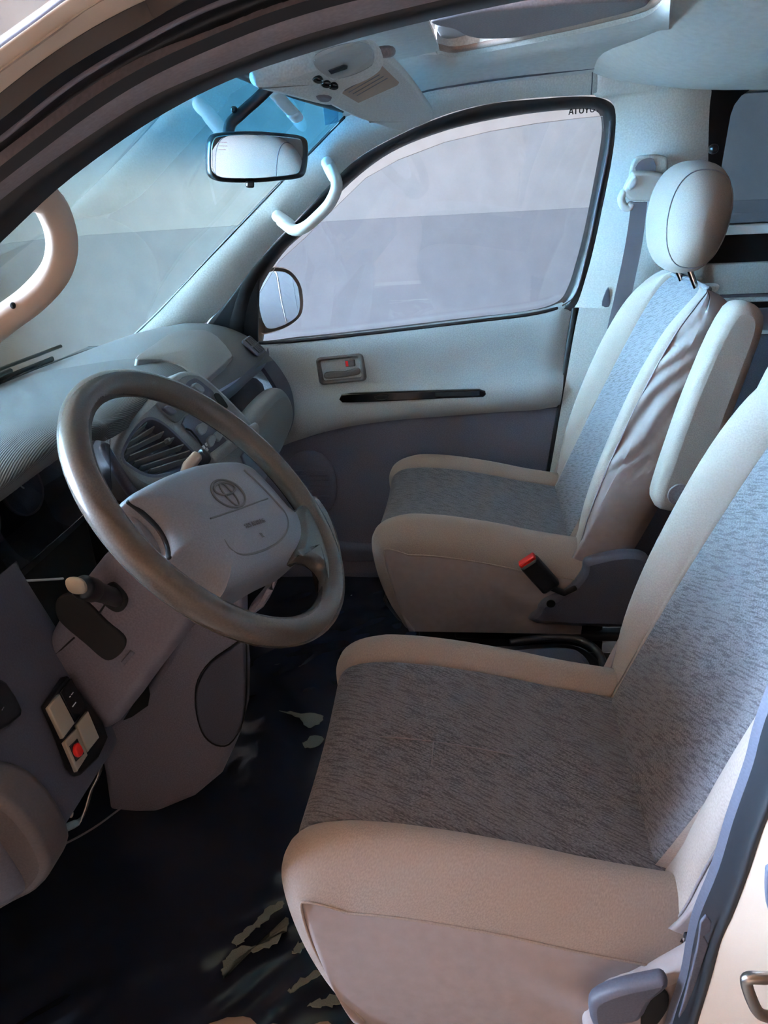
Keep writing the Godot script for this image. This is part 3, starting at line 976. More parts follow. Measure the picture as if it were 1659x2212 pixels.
func build_dashboard() -> void:
	var d := thing("dashboard", "wide grey dashboard with ribbed top across the cabin", "dashboard", V(-0.7, 0.4, 0.0))
	var spec := [
		[0.70, [-0.86, 0.70], [-0.76, 0.715], [-0.66, 0.725], [-0.60, 0.725], [-0.565, 0.715], [-0.565, 0.69]],
		[0.60, [-0.90, 0.712], [-0.79, 0.735], [-0.66, 0.765], [-0.565, 0.775], [-0.515, 0.765], [-0.525, 0.74]],
		[0.50, [-0.93, 0.714], [-0.81, 0.742], [-0.66, 0.778], [-0.555, 0.792], [-0.492, 0.782], [-0.505, 0.755]],
		[0.40, [-0.945, 0.714], [-0.82, 0.745], [-0.66, 0.782], [-0.55, 0.798], [-0.485, 0.790], [-0.497, 0.762]],
		[0.29, [-0.955, 0.714], [-0.83, 0.740], [-0.68, 0.772], [-0.565, 0.785], [-0.495, 0.776], [-0.506, 0.750]],
		[0.20, [-0.957, 0.713], [-0.83, 0.732], [-0.70, 0.755], [-0.59, 0.764], [-0.530, 0.752], [-0.532, 0.722]],
		[0.06, [-0.957, 0.713], [-0.83, 0.729], [-0.70, 0.745], [-0.60, 0.750], [-0.548, 0.738], [-0.552, 0.705]],
		[-0.10, [-0.955, 0.714], [-0.83, 0.729], [-0.70, 0.744], [-0.60, 0.748], [-0.550, 0.734], [-0.548, 0.700]],
		[-0.24, [-0.945, 0.716], [-0.83, 0.732], [-0.70, 0.747], [-0.605, 0.745], [-0.548, 0.715], [-0.525, 0.672]],
		[-0.40, [-0.925, 0.718], [-0.82, 0.736], [-0.70, 0.752], [-0.605, 0.747], [-0.538, 0.717], [-0.510, 0.668]],
		[-0.56, [-0.890, 0.722], [-0.80, 0.741], [-0.70, 0.753], [-0.605, 0.744], [-0.530, 0.708], [-0.500, 0.660]],
		[-0.66, [-0.865, 0.722], [-0.78, 0.736], [-0.70, 0.745], [-0.615, 0.732], [-0.540, 0.692], [-0.505, 0.645]],
		[-0.70, [-0.855, 0.70], [-0.78, 0.71], [-0.70, 0.712], [-0.63, 0.70], [-0.565, 0.665], [-0.53, 0.625]]]
	var rows := []
	for s in spec:
		var row := []
		for k in range(1, 7):
			row.append(V(s[k][0], s[k][1], s[0]))
		rows.append(row)
	var rib_rows := rows.slice(0, 9)
	part(d, "ribbed_top", flip_uv(net(rib_rows, 5)), M.dash_ribbed, "finely ribbed grey dash top")
	part(d, "passenger_top", net(rows.slice(8), 5), M.dash_plastic)
	# smooth airbag lid on the passenger side, proud of the top
	var lid := []
	for p in [[292, 775], [330, 745], [372, 718], [410, 713], [455, 717], [498, 752], [494, 764], [465, 788], [438, 809], [424, 806], [395, 789], [345, 777]]:
		lid.append(p)
	var lp := []
	var ln := Vector3(0.30, 0.95, 0.0).normalized()
	for p in lid:
		lp.append(on_plane(p[0], p[1], V(-0.61, 0.751, -0.38), ln))
	var lr := cm(lp, 3, true)
	var cen := Vector3.ZERO
	for q in lr:
		cen += q / lr.size()
	var rings := []
	for s in [[1.0, -0.014], [1.0, -0.001], [0.97, 0.0015], [0.7, 0.004], [0.35, 0.006], [0.1, 0.0065]]:
		var o := []
		for q in lr:
			var w: Vector3 = cen + (q - cen) * s[0]
			var drop := maxf(0.0, w.x + 0.60)
			o.append(w + ln * s[1] + V(0, -2.2 * drop * drop, 0))
		rings.append(o)
	part(d, "airbag_lid", loft(rings, true, false, true), M.stack_grey, "smooth airbag lid")
	# face of the dash below the passenger top: shelf recess, then the glove box
	var pr := []
	for s in [[0.0, 0.672, -0.525], [0.12, 0.645, -0.530], [0.3, 0.63, -0.60], [0.5, 0.60, -0.60], [0.6, 0.575, -0.55], [0.8, 0.45, -0.55], [1.0, 0.33, -0.60]]:
		var row := []
		for z in [-0.19, -0.30, -0.45, -0.58, -0.70]:
			row.append(V(s[2] + (0.02 if z < -0.2 else 0.0) - (0.02 if z < -0.65 else 0.0), s[1], z))
		pr.append(row)
	part(d, "shelf_recess", net(pr, 3, 0.0), M.dash_dark)
	part(d, "dash_end", net([[V(-0.53, 0.66, -0.665), V(-0.50, 0.62, -0.668), V(-0.475, 0.56, -0.668), V(-0.48, 0.48, -0.668), V(-0.53, 0.40, -0.668)], [V(-0.54, 0.66, -0.60), V(-0.512, 0.62, -0.60), V(-0.488, 0.56, -0.60), V(-0.492, 0.48, -0.60), V(-0.54, 0.40, -0.60)]], 4, 0.01), M.dash_dark)
	var gb := []
	for p in [[520, 908], [548, 872], [576, 845], [594, 838], [608, 856], [616, 885], [615, 915], [604, 948], [584, 990], [555, 1028], [525, 1040], [500, 1000], [505, 940]]:
		gb.append(px(p[0], p[1], -0.475))
	part(d, "glove_box_lid", slab(cm(gb, 3, true), Vector3.RIGHT, 0.05, 0.022), M.stack_grey, "pale rounded glove box lid")
	# demister grille near the door
	var gp := on_plane(537, 760, V(-0.535, 0.70, -0.57), Vector3(0.72, 0.69, 0.0))
	gp += Vector3(0.72, 0.69, 0.0) * 0.019
	var gax := Vector3(0, 0, -1)
	var gay := Vector3(-0.69, 0.72, 0)
	var sv := part(d, "side_vent", obox(gp, gax, gay, Vector3(0.72, 0.69, 0), 0.062, 0.052, 0.010, 0.006), M.dash_dark, "small side window vent")
	for r in 2:
		for k in 5:
			part(sv, "slot", obox(gp + gax * (-0.022 + 0.011 * k) + gay * (-0.012 + 0.024 * r) + Vector3(0.72, 0.69, 0) * 0.0045, gax, gay, Vector3(0.72, 0.69, 0), 0.0065, 0.019, 0.002, 0.0005), M.void_black)
	for k in 4:
		part(sv, "slat", obox(gp + gax * (-0.0165 + 0.011 * k) + Vector3(0.72, 0.69, 0) * 0.0055, gax, gay, Vector3(0.72, 0.69, 0), 0.003, 0.046, 0.004, 0.001), M.dash_plastic)
	# demister slot along the windscreen
	part(d, "demister_slot", tube(cm([V(-0.915, 0.728, 0.45), V(-0.93, 0.728, 0.2), V(-0.93, 0.729, -0.1), V(-0.915, 0.731, -0.35)], 4), 0.006, 6, 0.4), M.void_black)

	# instrument cluster under the brow
	var ic := part(d, "cluster_bowl", net([[V(-0.52, 0.745, 0.66), V(-0.515, 0.752, 0.42), V(-0.525, 0.742, 0.18)], [V(-0.60, 0.735, 0.65), V(-0.61, 0.74, 0.42), V(-0.60, 0.73, 0.19)], [V(-0.625, 0.66, 0.65), V(-0.63, 0.66, 0.42), V(-0.62, 0.66, 0.19)], [V(-0.545, 0.635, 0.66), V(-0.545, 0.63, 0.42), V(-0.55, 0.63, 0.19)]], 4, 0.0), M.black_plastic, "black instrument cluster")
	for k in 3:
		var c := V(-0.615, 0.690, [0.52, 0.42, 0.31][k])
		var nn := Vector3(0.97, 0.25, 0)
		var dial := part(ic, "dial", slab(ellipse(c, Vector3.BACK, Vector3(-0.25, 0.97, 0), [0.042, 0.046, 0.042][k], 0.036, 28), nn, 0.004, 0.001), M.dash_dark)
		part(dial, "dial_ring", hoop(ellipse(c + nn * 0.003, Vector3.BACK, Vector3(-0.25, 0.97, 0), [0.042, 0.046, 0.042][k], 0.036, 28), 0.0015, 6, 1.0, nn), M.webbing)
		part(dial, "needle", tube([c + nn * 0.004, c + nn * 0.004 + V(0, 0.018, 0.02)], 0.0012, 5), M.white_print)
	part(ic, "lens", net([[V(-0.528, 0.748, 0.66), V(-0.525, 0.750, 0.42), V(-0.535, 0.745, 0.18)], [V(-0.545, 0.69, 0.66), V(-0.54, 0.69, 0.42), V(-0.548, 0.69, 0.18)], [V(-0.552, 0.640, 0.66), V(-0.55, 0.638, 0.42), V(-0.556, 0.636, 0.18)]], 4, 0.003), M.cluster_lens)
	part(ic, "lens_reflection", tube([px(8, 1257, -0.545), px(70, 1254, -0.545), px(136, 1250, -0.545)], 0.0016, 6), M.white_print, "painted reflection line under the cluster lens")  # white tube painted in for a reflection on the lens edge
	part(d, "cluster_trim_bar", tube(cm([pc(222, 965, 0.0), pc(250, 1010, 0.004), pc(275, 1050, 0.0), pc(300, 1085, -0.01)], 3), [0.011, 0.011, 0.011, 0.011, 0.011, 0.011, 0.011, 0.011, 0.011, 0.010], 8, 0.6), M.dash_dark)

	# driver's lower panel left of the column
	var low := []
	for s in [[0.655, -0.545], [0.62, -0.535], [0.55, -0.512], [0.47, -0.490], [0.40, -0.472], [0.375, -0.478], [0.365, -0.50]]:
		var row := []
		for z in [0.445, 0.455, 0.50, 0.56, 0.62, 0.68, 0.705]:
			row.append(V(s[1] - (0.02 if z < 0.45 else 0.0) - (0.03 if z > 0.70 else 0.0), s[0], z))
		low.append(row)
	part(d, "knee_panel", net(low, 3, 0.006), M.dash_dark, "dark textured knee panel")
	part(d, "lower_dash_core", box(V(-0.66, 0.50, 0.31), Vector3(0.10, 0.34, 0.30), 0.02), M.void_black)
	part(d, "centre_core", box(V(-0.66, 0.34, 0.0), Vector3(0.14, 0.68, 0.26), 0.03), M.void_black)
	build_stack()
	build_lower_console()
	build_switches()

func flip_uv(g: Dictionary) -> Dictionary:
	# ribs run across the van: v follows the way towards the windscreen
	for k in g.t.size():
		var t: Vector2 = g.t[k]
		g.t[k] = Vector2(t.y, t.x) * Vector2(0.2, 0.045 / 0.045)
	return g

func build_stack() -> void:
	var s := thing("centre_stack", "grey centre panel with big oval air vent and radio keys behind the wheel", "dash panel", V(-0.52, 0.5, 0.0))
	var n := STACK_N
	var outl := pcs([[246, 990], [258, 945], [288, 898], [325, 864], [376, 812], [398, 801], [418, 801], [436, 808], [472, 838], [520, 886], [558, 930], [578, 975], [572, 1030], [520, 1085], [430, 1090], [360, 1072], [308, 1056], [266, 1026]])
	var o := cm(outl, 3, true)
	# plate with a real opening for the vent
	var vent_px := [[268, 988], [280, 955], [300, 925], [318, 910], [336, 910], [362, 926], [396, 958], [420, 985], [412, 1000], [380, 1014], [340, 1024], [312, 1020], [286, 1006]]
	var vo := cm(pcs(vent_px, 0.004), 3, true)
	var cen := Vector3.ZERO
	for q in vo:
		cen += q / vo.size()
	# outer rim and body behind
	var rim := []
	for st in [[0.0, -0.07], [0.0, -0.008], [0.003, 0.0], [0.010, 0.003]]:
		var ring := []
		for q in inset(o, n, st[0]):
			ring.append(q + n * st[1])
		rim.append(ring)
	var body := cat([loft(rim), holed(rim[3], inset(vo, n, -0.004), cen)])
	part(s, "fascia", body, M.stack_grey)
	var v2 := []
	for q in inset(vo, n, 0.002):
		v2.append(q - n * 0.03)
	var surround := part(s, "vent_surround", loft([inset(vo, n, -0.006), inset(vo, n, -0.002), vo, v2], true, false, true), M.dash_dark, "dark oval vent surround")
	for q in [[[284, 946], [318, 917]], [[275, 962], [334, 926]], [[274, 976], [354, 937]], [[280, 990], [376, 950]], [[290, 1003], [396, 965]], [[304, 1013], [410, 978]], [[324, 1019], [415, 991]]]:
		var a := Vector2(q[0][0], q[0][1])
		var b := Vector2(q[1][0], q[1][1])
		var pa := pc(a.x, a.y, 0.0); var pb := pc(b.x, b.y, 0.0)
		var dir := (pb - pa).normalized()
		var up := n.cross(dir).normalized()
		part(surround, "slat", obox((pa + pb) * 0.5 - n * 0.004, dir, (n * 0.85 + up * 0.5).normalized(), dir.cross((n * 0.85 + up * 0.5).normalized()), (pb - pa).length(), 0.016, 0.0025, 0.001), M.stack_grey)
	part(surround, "vent_lever", obox(pc(362, 952, 0.006), Vector3(0, 0, 1), n.cross(Vector3(0, 0, 1)), n, 0.012, 0.008, 0.01, 0.002), M.dash_plastic)
	# hazard key in a shallow tray
	var hz := part(s, "hazard_key_tray", slab(cm(pcs([[336, 874], [346, 868], [372, 876], [402, 890], [398, 898], [384, 912], [372, 911], [352, 892]], 0.006), 2, true), n, 0.004, 0.0015), M.dash_plastic)
	part(hz, "hazard_key", slab(cm(pcs([[350, 882], [358, 877], [368, 881], [378, 890], [374, 897], [366, 896], [356, 889]], 0.010), 2, true), n, 0.012, 0.003), M.dash_dark)
	# clock and upper tray
	var ck := part(s, "clock_tray", slab(cm(pcs([[402, 830], [412, 820], [424, 818], [446, 834], [462, 850], [450, 862], [440, 864], [420, 848]], 0.006), 2, true), n, 0.004, 0.0015), M.dash_dark)
	part(ck, "clock_key", slab(cm(pcs([[412, 834], [422, 827], [436, 836], [440, 846], [432, 850], [420, 842]], 0.009), 2, true), n, 0.008, 0.003), M.stack_grey)
	part(s, "coin_slot", slab(cm(pcs([[462, 852], [472, 850], [486, 868], [492, 880], [482, 882], [470, 868]], 0.007), 2, true), n, 0.003, 0.001), M.void_black)
	# heater and radio keys
	var ra := part(s, "key_panel", slab(cm(pcs([[392, 916], [410, 892], [430, 900], [486, 948], [484, 962], [462, 974], [450, 974], [420, 946]], 0.006), 2, true), n, 0.004, 0.0015), M.dash_dark)
	for q in [[[426, 920], [437, 914], [446, 922], [442, 936], [432, 940], [424, 930]], [[446, 950], [456, 940], [464, 948], [458, 964], [450, 965]], [[462, 938], [472, 930], [480, 940], [472, 954], [464, 947]]]:
		part(ra, "key", slab(cm(pcs(q, 0.010), 2, true), n, 0.008, 0.002), M.stack_grey)
	part(ra, "display", slab(pcs([[430, 908], [442, 902], [458, 914], [448, 922]], 0.0095), n, 0.002, 0.0008), M.webbing)
	part(ra, "groove", tube([pc(402, 926, 0.009), pc(412, 930, 0.009), pc(426, 946, 0.009), pc(436, 962, 0.009)], 0.0018, 6), M.void_black)
	for q in [[440, 966], [447, 971], [446, 960]]:
		part(ra, "small_stud", obox(pc(q[0], q[1], 0.009), Vector3(0, 0, 1), n.cross(Vector3(0, 0, 1)), n, 0.006, 0.006, 0.004, 0.001), M.handle_grey)
	# lower ledge below the radio
	part(s, "lower_ledge", tube(cm([pc(462, 990, 0.012), pc(490, 968, 0.014), pc(520, 945, 0.014), pc(552, 925, 0.010)], 4), 0.012, 10, 0.7), M.stack_grey)
	part(s, "lower_pocket", slab(cm(pcs([[520, 985], [545, 960], [560, 985], [575, 1030], [560, 1045], [540, 1020]], 0.012), 2, true), n, 0.006, 0.002), M.dash_dark)

# plate between an outer ring and a hole: both are met by rays from the hole's middle
func holed(outer: Array, hole: Array, mid: Vector3) -> Dictionary:
	var n: Vector3 = (outer[1] - outer[0]).cross(outer[outer.size() / 2] - outer[0]).normalized()
	var fr := frame_of(n)
	var hit := func(ring: Array, w: float) -> Vector3:
		var d := Vector2(cos(w), sin(w))
		var best := -1.0
		var at: Vector3 = mid
		for k in ring.size():
			var p: Vector3 = ring[k]; var q: Vector3 = ring[(k + 1) % ring.size()]
			var a := Vector2((p - mid).dot(fr[0]), (p - mid).dot(fr[1]))
			var b := Vector2((q - mid).dot(fr[0]), (q - mid).dot(fr[1]))
			var den := d.cross(b - a)
			if absf(den) < 1e-12:
				continue
			var t := a.cross(b - a) / den
			var s := a.cross(d) / den
			if t > best and s >= -1e-6 and s <= 1.000001:
				best = t
				at = p.lerp(q, s)
		return at
	var r0 := []; var r1 := []
	for k in 90:
		r0.append(hit.call(outer, TAU * k / 90.0))
		r1.append(hit.call(hole, TAU * k / 90.0))
	return loft([r0, r1])

func build_lower_console() -> void:
	var c := thing("lower_console", "taupe plastic console side panel reaching down to the floor beside the column", "console", V(-0.5, 0.0, 0.15))
	var n := Vector3.BACK
	var o := pzs([[250, 1747], [238, 1660], [220, 1562], [255, 1532], [330, 1470], [372, 1400], [405, 1335], [460, 1290], [530, 1280], [531, 1375], [536, 1440], [534, 1520], [516, 1590], [486, 1655], [430, 1702], [345, 1737]], 0.18)
	part(c, "side_panel", slab(o, n, 0.05, 0.012), M.panel_taupe)
	part(c, "knee_pad", slab(cm(pzs([[424, 1510], [430, 1470], [455, 1432], [500, 1400], [526, 1384], [530, 1440], [528, 1520], [518, 1570], [494, 1604], [468, 1606], [444, 1588], [430, 1555]], 0.206), 3, true), n, 0.008, 0.003), M.dash_dark, "darker inset pad")
	part(c, "pad_groove", hoop(cm(pzs([[422, 1510], [428, 1468], [454, 1430], [500, 1397], [529, 1381], [533, 1440], [531, 1520], [520, 1572], [495, 1608], [467, 1610], [442, 1591], [428, 1556]], 0.206), 3, true), 0.0014, 6, 1.0, n), M.void_black)
	part(c, "pocket", slab(pzs([[266, 1556], [292, 1515], [318, 1468], [324, 1500], [320, 1524], [286, 1548]], 0.206), n, 0.003, 0.001), M.void_black)
	part(c, "rear_cover", net([[V(-0.40, 0.42, 0.14), V(-0.50, 0.42, -0.14)], [V(-0.47, 0.25, 0.14), V(-0.58, 0.25, -0.14)], [V(-0.58, 0.0, 0.14), V(-0.62, 0.0, -0.14)]], 4, 0.01), M.void_black)

func pk(u: float, v: float, off := 0.0) -> Vector3:
	return on_plane(u, v, V(-0.50, 0.5, 0.55) + Vector3(0.96, 0.28, 0) * off, Vector3(0.96, 0.28, 0).normalized())
func pks(list: Array, off := 0.0) -> Array:
	var o := []
	for p in list:
		o.append(pk(p[0], p[1], off))
	return o
func build_switches() -> void:
	var n := Vector3(0.96, 0.28, 0).normalized()
	var s := thing("switch_block", "black switch block with cream keys and one red key on the knee panel", "switches", pk(165, 1570))
	part(s, "block", slab(pks([[96, 1525], [138, 1462], [172, 1505], [214, 1560], [226, 1595], [205, 1640], [166, 1676], [150, 1660], [128, 1600]], 0.008), n, 0.014, 0.003), M.black_plastic)
	part(s, "blank_key", slab(pks([[101, 1530], [125, 1500], [158, 1563], [133, 1596]], 0.017), n, 0.006, 0.0015), M.cream)
	part(s, "blank_key", slab(pks([[163, 1567], [187, 1537], [211, 1594], [186, 1626]], 0.017), n, 0.006, 0.0015), M.cream)
	var rk := part(s, "rocker_key", slab(pks([[136, 1605], [162, 1574], [186, 1632], [163, 1668]], 0.017), n, 0.006, 0.0015), M.cream)
	part(rk, "rocker_well", slab(pks([[150, 1612], [166, 1596], [181, 1628], [164, 1645]], 0.0205), n, 0.002, 0.0005), M.dark_print)
	part(rk, "red_lens", slab(cm(pks([[159, 1615], [167, 1604], [178, 1624], [170, 1636], [162, 1630]], 0.0235), 2, true), n, 0.006, 0.002), M.red, "red rocker lens")
	var dark := part(s, "marked_key", slab(pks([[128, 1496], [152, 1466], [184, 1528], [160, 1560]], 0.017), n, 0.004, 0.001), M.black_gloss)
	var r := (pk(165, 1500, 0.02) - pk(150, 1520, 0.02)).normalized()
	write(dark, "marking", "---", pk(160, 1521, 0.0195) , r, n.cross(r), 0.007, M.white_print)
	write(dark, "marking", "- --", pk(154, 1500, 0.0195), r, n.cross(r), 0.006, M.white_print)
	# small dark display at the door end of the panel
	var e := thing("dimmer_panel", "dark dimmer panel with tiny white marks at the dash end", "switches", pk(10, 1520))
	part(e, "plate", slab(cm(pks([[-30, 1470], [6, 1476], [40, 1535], [28, 1556], [-10, 1580], [-40, 1540]], 0.006), 2, true), n, 0.012, 0.003), M.black_plastic)
	write(e, "marking", "--", pk(6, 1530, 0.0135), (pk(12, 1520) - pk(0, 1540)).normalized(), n.cross((pk(12, 1520) - pk(0, 1540)).normalized()), 0.006, M.webbing)
	# bonnet release: bent metal strap under the panel
	var h := thing("bonnet_release", "bent metal bonnet release strap hanging under the knee panel", "lever", pz(180, 1740, 0.50))
	part(h, "strap", tube(cm([pz(218, 1645, 0.47), pz(214, 1672, 0.48), pz(198, 1705, 0.49), pz(186, 1745, 0.50), pz(172, 1772, 0.51), pz(140, 1790, 0.53), pz(104, 1812, 0.55)], 4), 0.0055, 8, 0.35, Vector3.BACK), M.steel)
	part(h, "clip", obox(pz(144, 1757, 0.52), Vector3(0.9, -0.3, 0), Vector3(0.3, 0.9, 0), Vector3.BACK, 0.018, 0.008, 0.006, 0.002), M.cream)
	part(h, "ring", hoop(ellipse(pz(184, 1682, 0.49), Vector3.RIGHT, Vector3.UP, 0.009, 0.006, 16), 0.0014, 6, 1.0, Vector3.BACK), M.steel)
	part(h, "cable", tube(cm([pz(262, 1745, 0.30), pz(200, 1790, 0.36), pz(130, 1828, 0.42), pz(74, 1852, 0.46)], 4), 0.0018, 6), M.webbing)
	# rounded cover at the foot of the door pillar
	single("pillar_foot_cover", "rounded taupe cover at the foot of the driver's door pillar", "trim", slab(cm(pzs([[-160, 1690], [-60, 1672], [0, 1678], [50, 1705], [98, 1760], [126, 1815], [128, 1850], [100, 1888], [50, 1915], [0, 1945], [-60, 1990], [-170, 2030]], 0.655), 3, true), Vector3.BACK, 0.05, 0.010), M.foot_cover)

# ================= steering =================
const WC := Vector3(-0.298, 0.715, 0.414)
const WN := Vector3(0.744, 0.668, 0.0)
func pw(u: float, v: float, off := 0.0) -> Vector3:
	return on_plane(u, v, WC + WN * off, WN)
func build_steering() -> void:
	var A := Vector3(0, 0, 1)
	var B := Vector3(-0.668, 0.744, 0.0)
	var w := thing("steering_wheel", "large brown-grey two-spoke steering wheel with padded hub", "steering wheel", WC)
	part(w, "rim", hoop(ellipse(WC, A, B, 0.183, 0.183, 96), 0.0166, 20, 1.0, WN), M.wheel_skin, "shiny brown-grey rim")
	# hub pad: domed, outline in the wheel's plane
	var op := [[272, 1078], [282, 1066], [310, 1050], [345, 1033], [380, 1019], [420, 1007], [460, 1001], [500, 1000], [525, 1006], [545, 1018], [580, 1054], [620, 1100], [655, 1130], [667, 1150], [669, 1175], [662, 1195], [645, 1211], [600, 1231], [545, 1262], [482, 1293], [474, 1288], [450, 1255], [400, 1222], [368, 1208], [364, 1195], [358, 1170], [338, 1135], [305, 1104], [280, 1088]]
	var base := []
	for p in op:
		base.append(pw(p[0], p[1], -0.012))
	var ring0 := cm(base, 3, true)
	var cen := pw(480, 1130, -0.012)
	var rings := []
	for s in [[1.0, -0.045], [1.0, -0.012], [0.99, -0.004], [0.965, 0.004], [0.92, 0.010], [0.84, 0.015], [0.70, 0.019], [0.45, 0.022], [0.2, 0.023]]:
		var o := []
		for q in ring0:
			o.append(cen + (q - cen) * s[0] + WN * s[1])
		rings.append(o)
	var hub := part(w, "hub_pad", loft(rings, true, false, true), M.hub_skin, "grey padded hub")
	var top := -0.012 + 0.0235
	# joint of the airbag lid
	var lid := []
	for p in [[528, 1016], [560, 1046], [598, 1086], [618, 1112], [622, 1138], [608, 1165], [580, 1184], [545, 1196], [518, 1197], [498, 1186], [484, 1166]]:
		lid.append(pw(p[0], p[1], top - 0.0035))
	var gap := []
	for p in [[276, 1084], [305, 1106], [338, 1138], [358, 1172], [366, 1206]]:
		gap.append(pw(p[0], p[1], -0.014))
	part(hub, "edge_gap", tube(cm(gap, 4), 0.0030, 6), M.void_black)
	part(hub, "lid_joint", tube(cm(lid, 4), 0.0014, 6), M.hub_line)
	part(hub, "cross_joint", tube([pw(455, 1120, top - 0.001), pw(520, 1098, top), pw(578, 1077, top - 0.003)], 0.0012, 6), M.hub_line)
	# emblem: three joined ovals, moulded in the pad
	var ec := pw(494, 1066, top)
	var ea := (pw(528, 1058, top) - pw(460, 1076, top)).normalized()
	var eb := WN.cross(ea).normalized()
	var em := part(hub, "emblem", hoop(ellipse(ec, ea, eb, 0.030, 0.0205, 40), 0.0015, 8, 1.0, WN), M.hub_line, "moulded emblem of three joined ovals")
	part(em, "emblem_oval", hoop(ellipse(ec + eb * 0.0075, ea, eb, 0.0215, 0.0085, 32), 0.0014, 6, 1.0, WN), M.hub_line)
	part(em, "emblem_oval", hoop(ellipse(ec + eb * -0.001, ea, eb, 0.0088, 0.0178, 32), 0.0014, 6, 1.0, WN), M.hub_line)
	write(hub, "lettering", "SRS AIRBAG", pw(551, 1130, top + 0.0003), (pw(575, 1122, top) - pw(525, 1138, top)).normalized(), WN.cross((pw(575, 1122, top) - pw(525, 1138, top)).normalized()), 0.0062, M.hub_line)
	write(hub, "lettering", "R", pw(566, 1156, top - 0.0005), (pw(575, 1122, top) - pw(525, 1138, top)).normalized(), WN.cross((pw(575, 1122, top) - pw(525, 1138, top)).normalized()), 0.007, M.hub_line)
	# wide glossy spoke flowing into the rim, and the smaller one on the other side
	var sp := [[634, 1110], [652, 1090], [672, 1078], [704, 1120], [728, 1190], [732, 1260], [712, 1306], [692, 1285], [690, 1240], [672, 1220], [648, 1214], [626, 1210], [640, 1160]]
	var so := []
	for p in sp:
		so.append(pw(p[0], p[1], -0.003))
	part(w, "spoke", slab(cm(so, 3, true), WN, 0.024, 0.010), M.wheel_skin)
	var s2 := []
	for p in [[272, 1082], [306, 1108], [338, 1138], [360, 1172], [368, 1210], [400, 1226], [450, 1258], [480, 1292], [440, 1300], [390, 1275], [330, 1225], [282, 1165], [262, 1110]]:
		s2.append(pw(p[0], p[1], -0.034))
	part(w, "spoke", slab(cm(s2, 3, true), WN, 0.022, 0.009), M.hub_skin)
	part(w, "hub_core", tube([WC - WN * 0.11, WC - WN * 0.04], 0.045, 20), M.black_plastic)

	# column shroud: a long box behind the wheel, seen from its side
	var ax := -WN
	var sh := thing("column_shroud", "boxy taupe steering column shroud with two dark recesses", "column cover", WC + ax * 0.22)
	var rs := []
	for t in [[0.085, 0.020, -0.055, 0.050], [0.095, 0.045, -0.074, 0.060], [0.13, 0.050, -0.083, 0.064], [0.19, 0.045, -0.092, 0.066], [0.25, 0.034, -0.102, 0.066], [0.31, 0.020, -0.110, 0.064], [0.335, 0.010, -0.108, 0.058], [0.345, -0.01, -0.085, 0.045]]:
		var c: Vector3 = WC + ax * t[0] + B * ((t[1] + t[2]) * 0.5)
		rs.append(rrect(c, A, B, t[3], (t[1] - t[2]) * 0.5, 0.020, 5))
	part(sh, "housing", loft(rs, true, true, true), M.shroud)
	var zf := 0.481
	part(sh, "lever_recess", slab(cm(pzs([[122, 1300], [134, 1285], [160, 1282], [190, 1300], [232, 1342], [266, 1370], [273, 1388], [264, 1408], [242, 1424], [222, 1420], [185, 1388], [142, 1352], [124, 1328]], zf), 3, true), Vector3.BACK, 0.006, 0.002), M.void_black)
	part(sh, "stalk_recess", slab(cm(pzs([[226, 1268], [240, 1258], [252, 1262], [272, 1284], [276, 1300], [268, 1316], [252, 1321], [232, 1310], [216, 1292]], zf), 3, true), Vector3.BACK, 0.006, 0.002), M.void_black)
	part(sh, "seam", tube([pz(212, 1328, zf), pz(226, 1308, zf)], 0.0012, 5), M.void_black)
	part(sh, "seam", tube([pz(122, 1412, zf - 0.003), pz(160, 1378, zf)], 0.0012, 5), M.void_black)
	part(sh, "small_slot", slab(pzs([[263, 1428], [282, 1405], [291, 1411], [270, 1436]], zf), Vector3.BACK, 0.004, 0.001), M.dash_dark)
	part(sh, "keyhole_cover", slab(cm([pz(560, 1285, 0.36), pz(590, 1250, 0.36), pz(596, 1262, 0.36), pz(572, 1305, 0.36), pz(545, 1320, 0.36), pz(540, 1310, 0.36)], 2, true), Vector3.BACK, 0.03, 0.008), M.panel_taupe)
	# stalks
	var k1 := pz(165, 1265, 0.555)
	var ts := thing("turn_signal_stalk", "turn signal stalk with round cream end pointing out of the column", "stalk", k1)
	part(ts, "stem", tube([pz(252, 1292, 0.478), pz(222, 1282, 0.505), pz(198, 1274, 0.53)], [0.011, 0.011, 0.012], 12), M.black_plastic)
	part(ts, "collar", tube([pz(200, 1275, 0.527), pz(180, 1269, 0.545)], 0.0135, 16), M.black_plastic)
	part(ts, "end_cap", puff(k1, (k1 - pz(252, 1292, 0.478)).normalized(), Vector3.UP, (k1 - pz(252, 1292, 0.478)).normalized().cross(Vector3.UP).normalized(), 0.008, 0.0105, 0.0105, 0.8, 0.9, 18, 10), M.cream, "cream end cap")
	var k2 := pz(432, 986, 0.27)
	var ws := thing("wiper_stalk", "wiper stalk with black paddle tip showing above the hub", "stalk", k2)
	part(ws, "stem", tube([V(-0.39, 0.655, 0.35), pz(408, 1006, 0.285), pz(426, 985, 0.272)], [0.010, 0.009, 0.008], 10), M.handle_beige)
	part(ws, "paddle", slab(cm(pzs([[420, 1000], [428, 976], [438, 969], [452, 980], [456, 992], [448, 1004], [432, 1006]], 0.268), 3, true), Vector3(0.4, 0.2, 0.9), 0.014, 0.005), M.black_plastic)

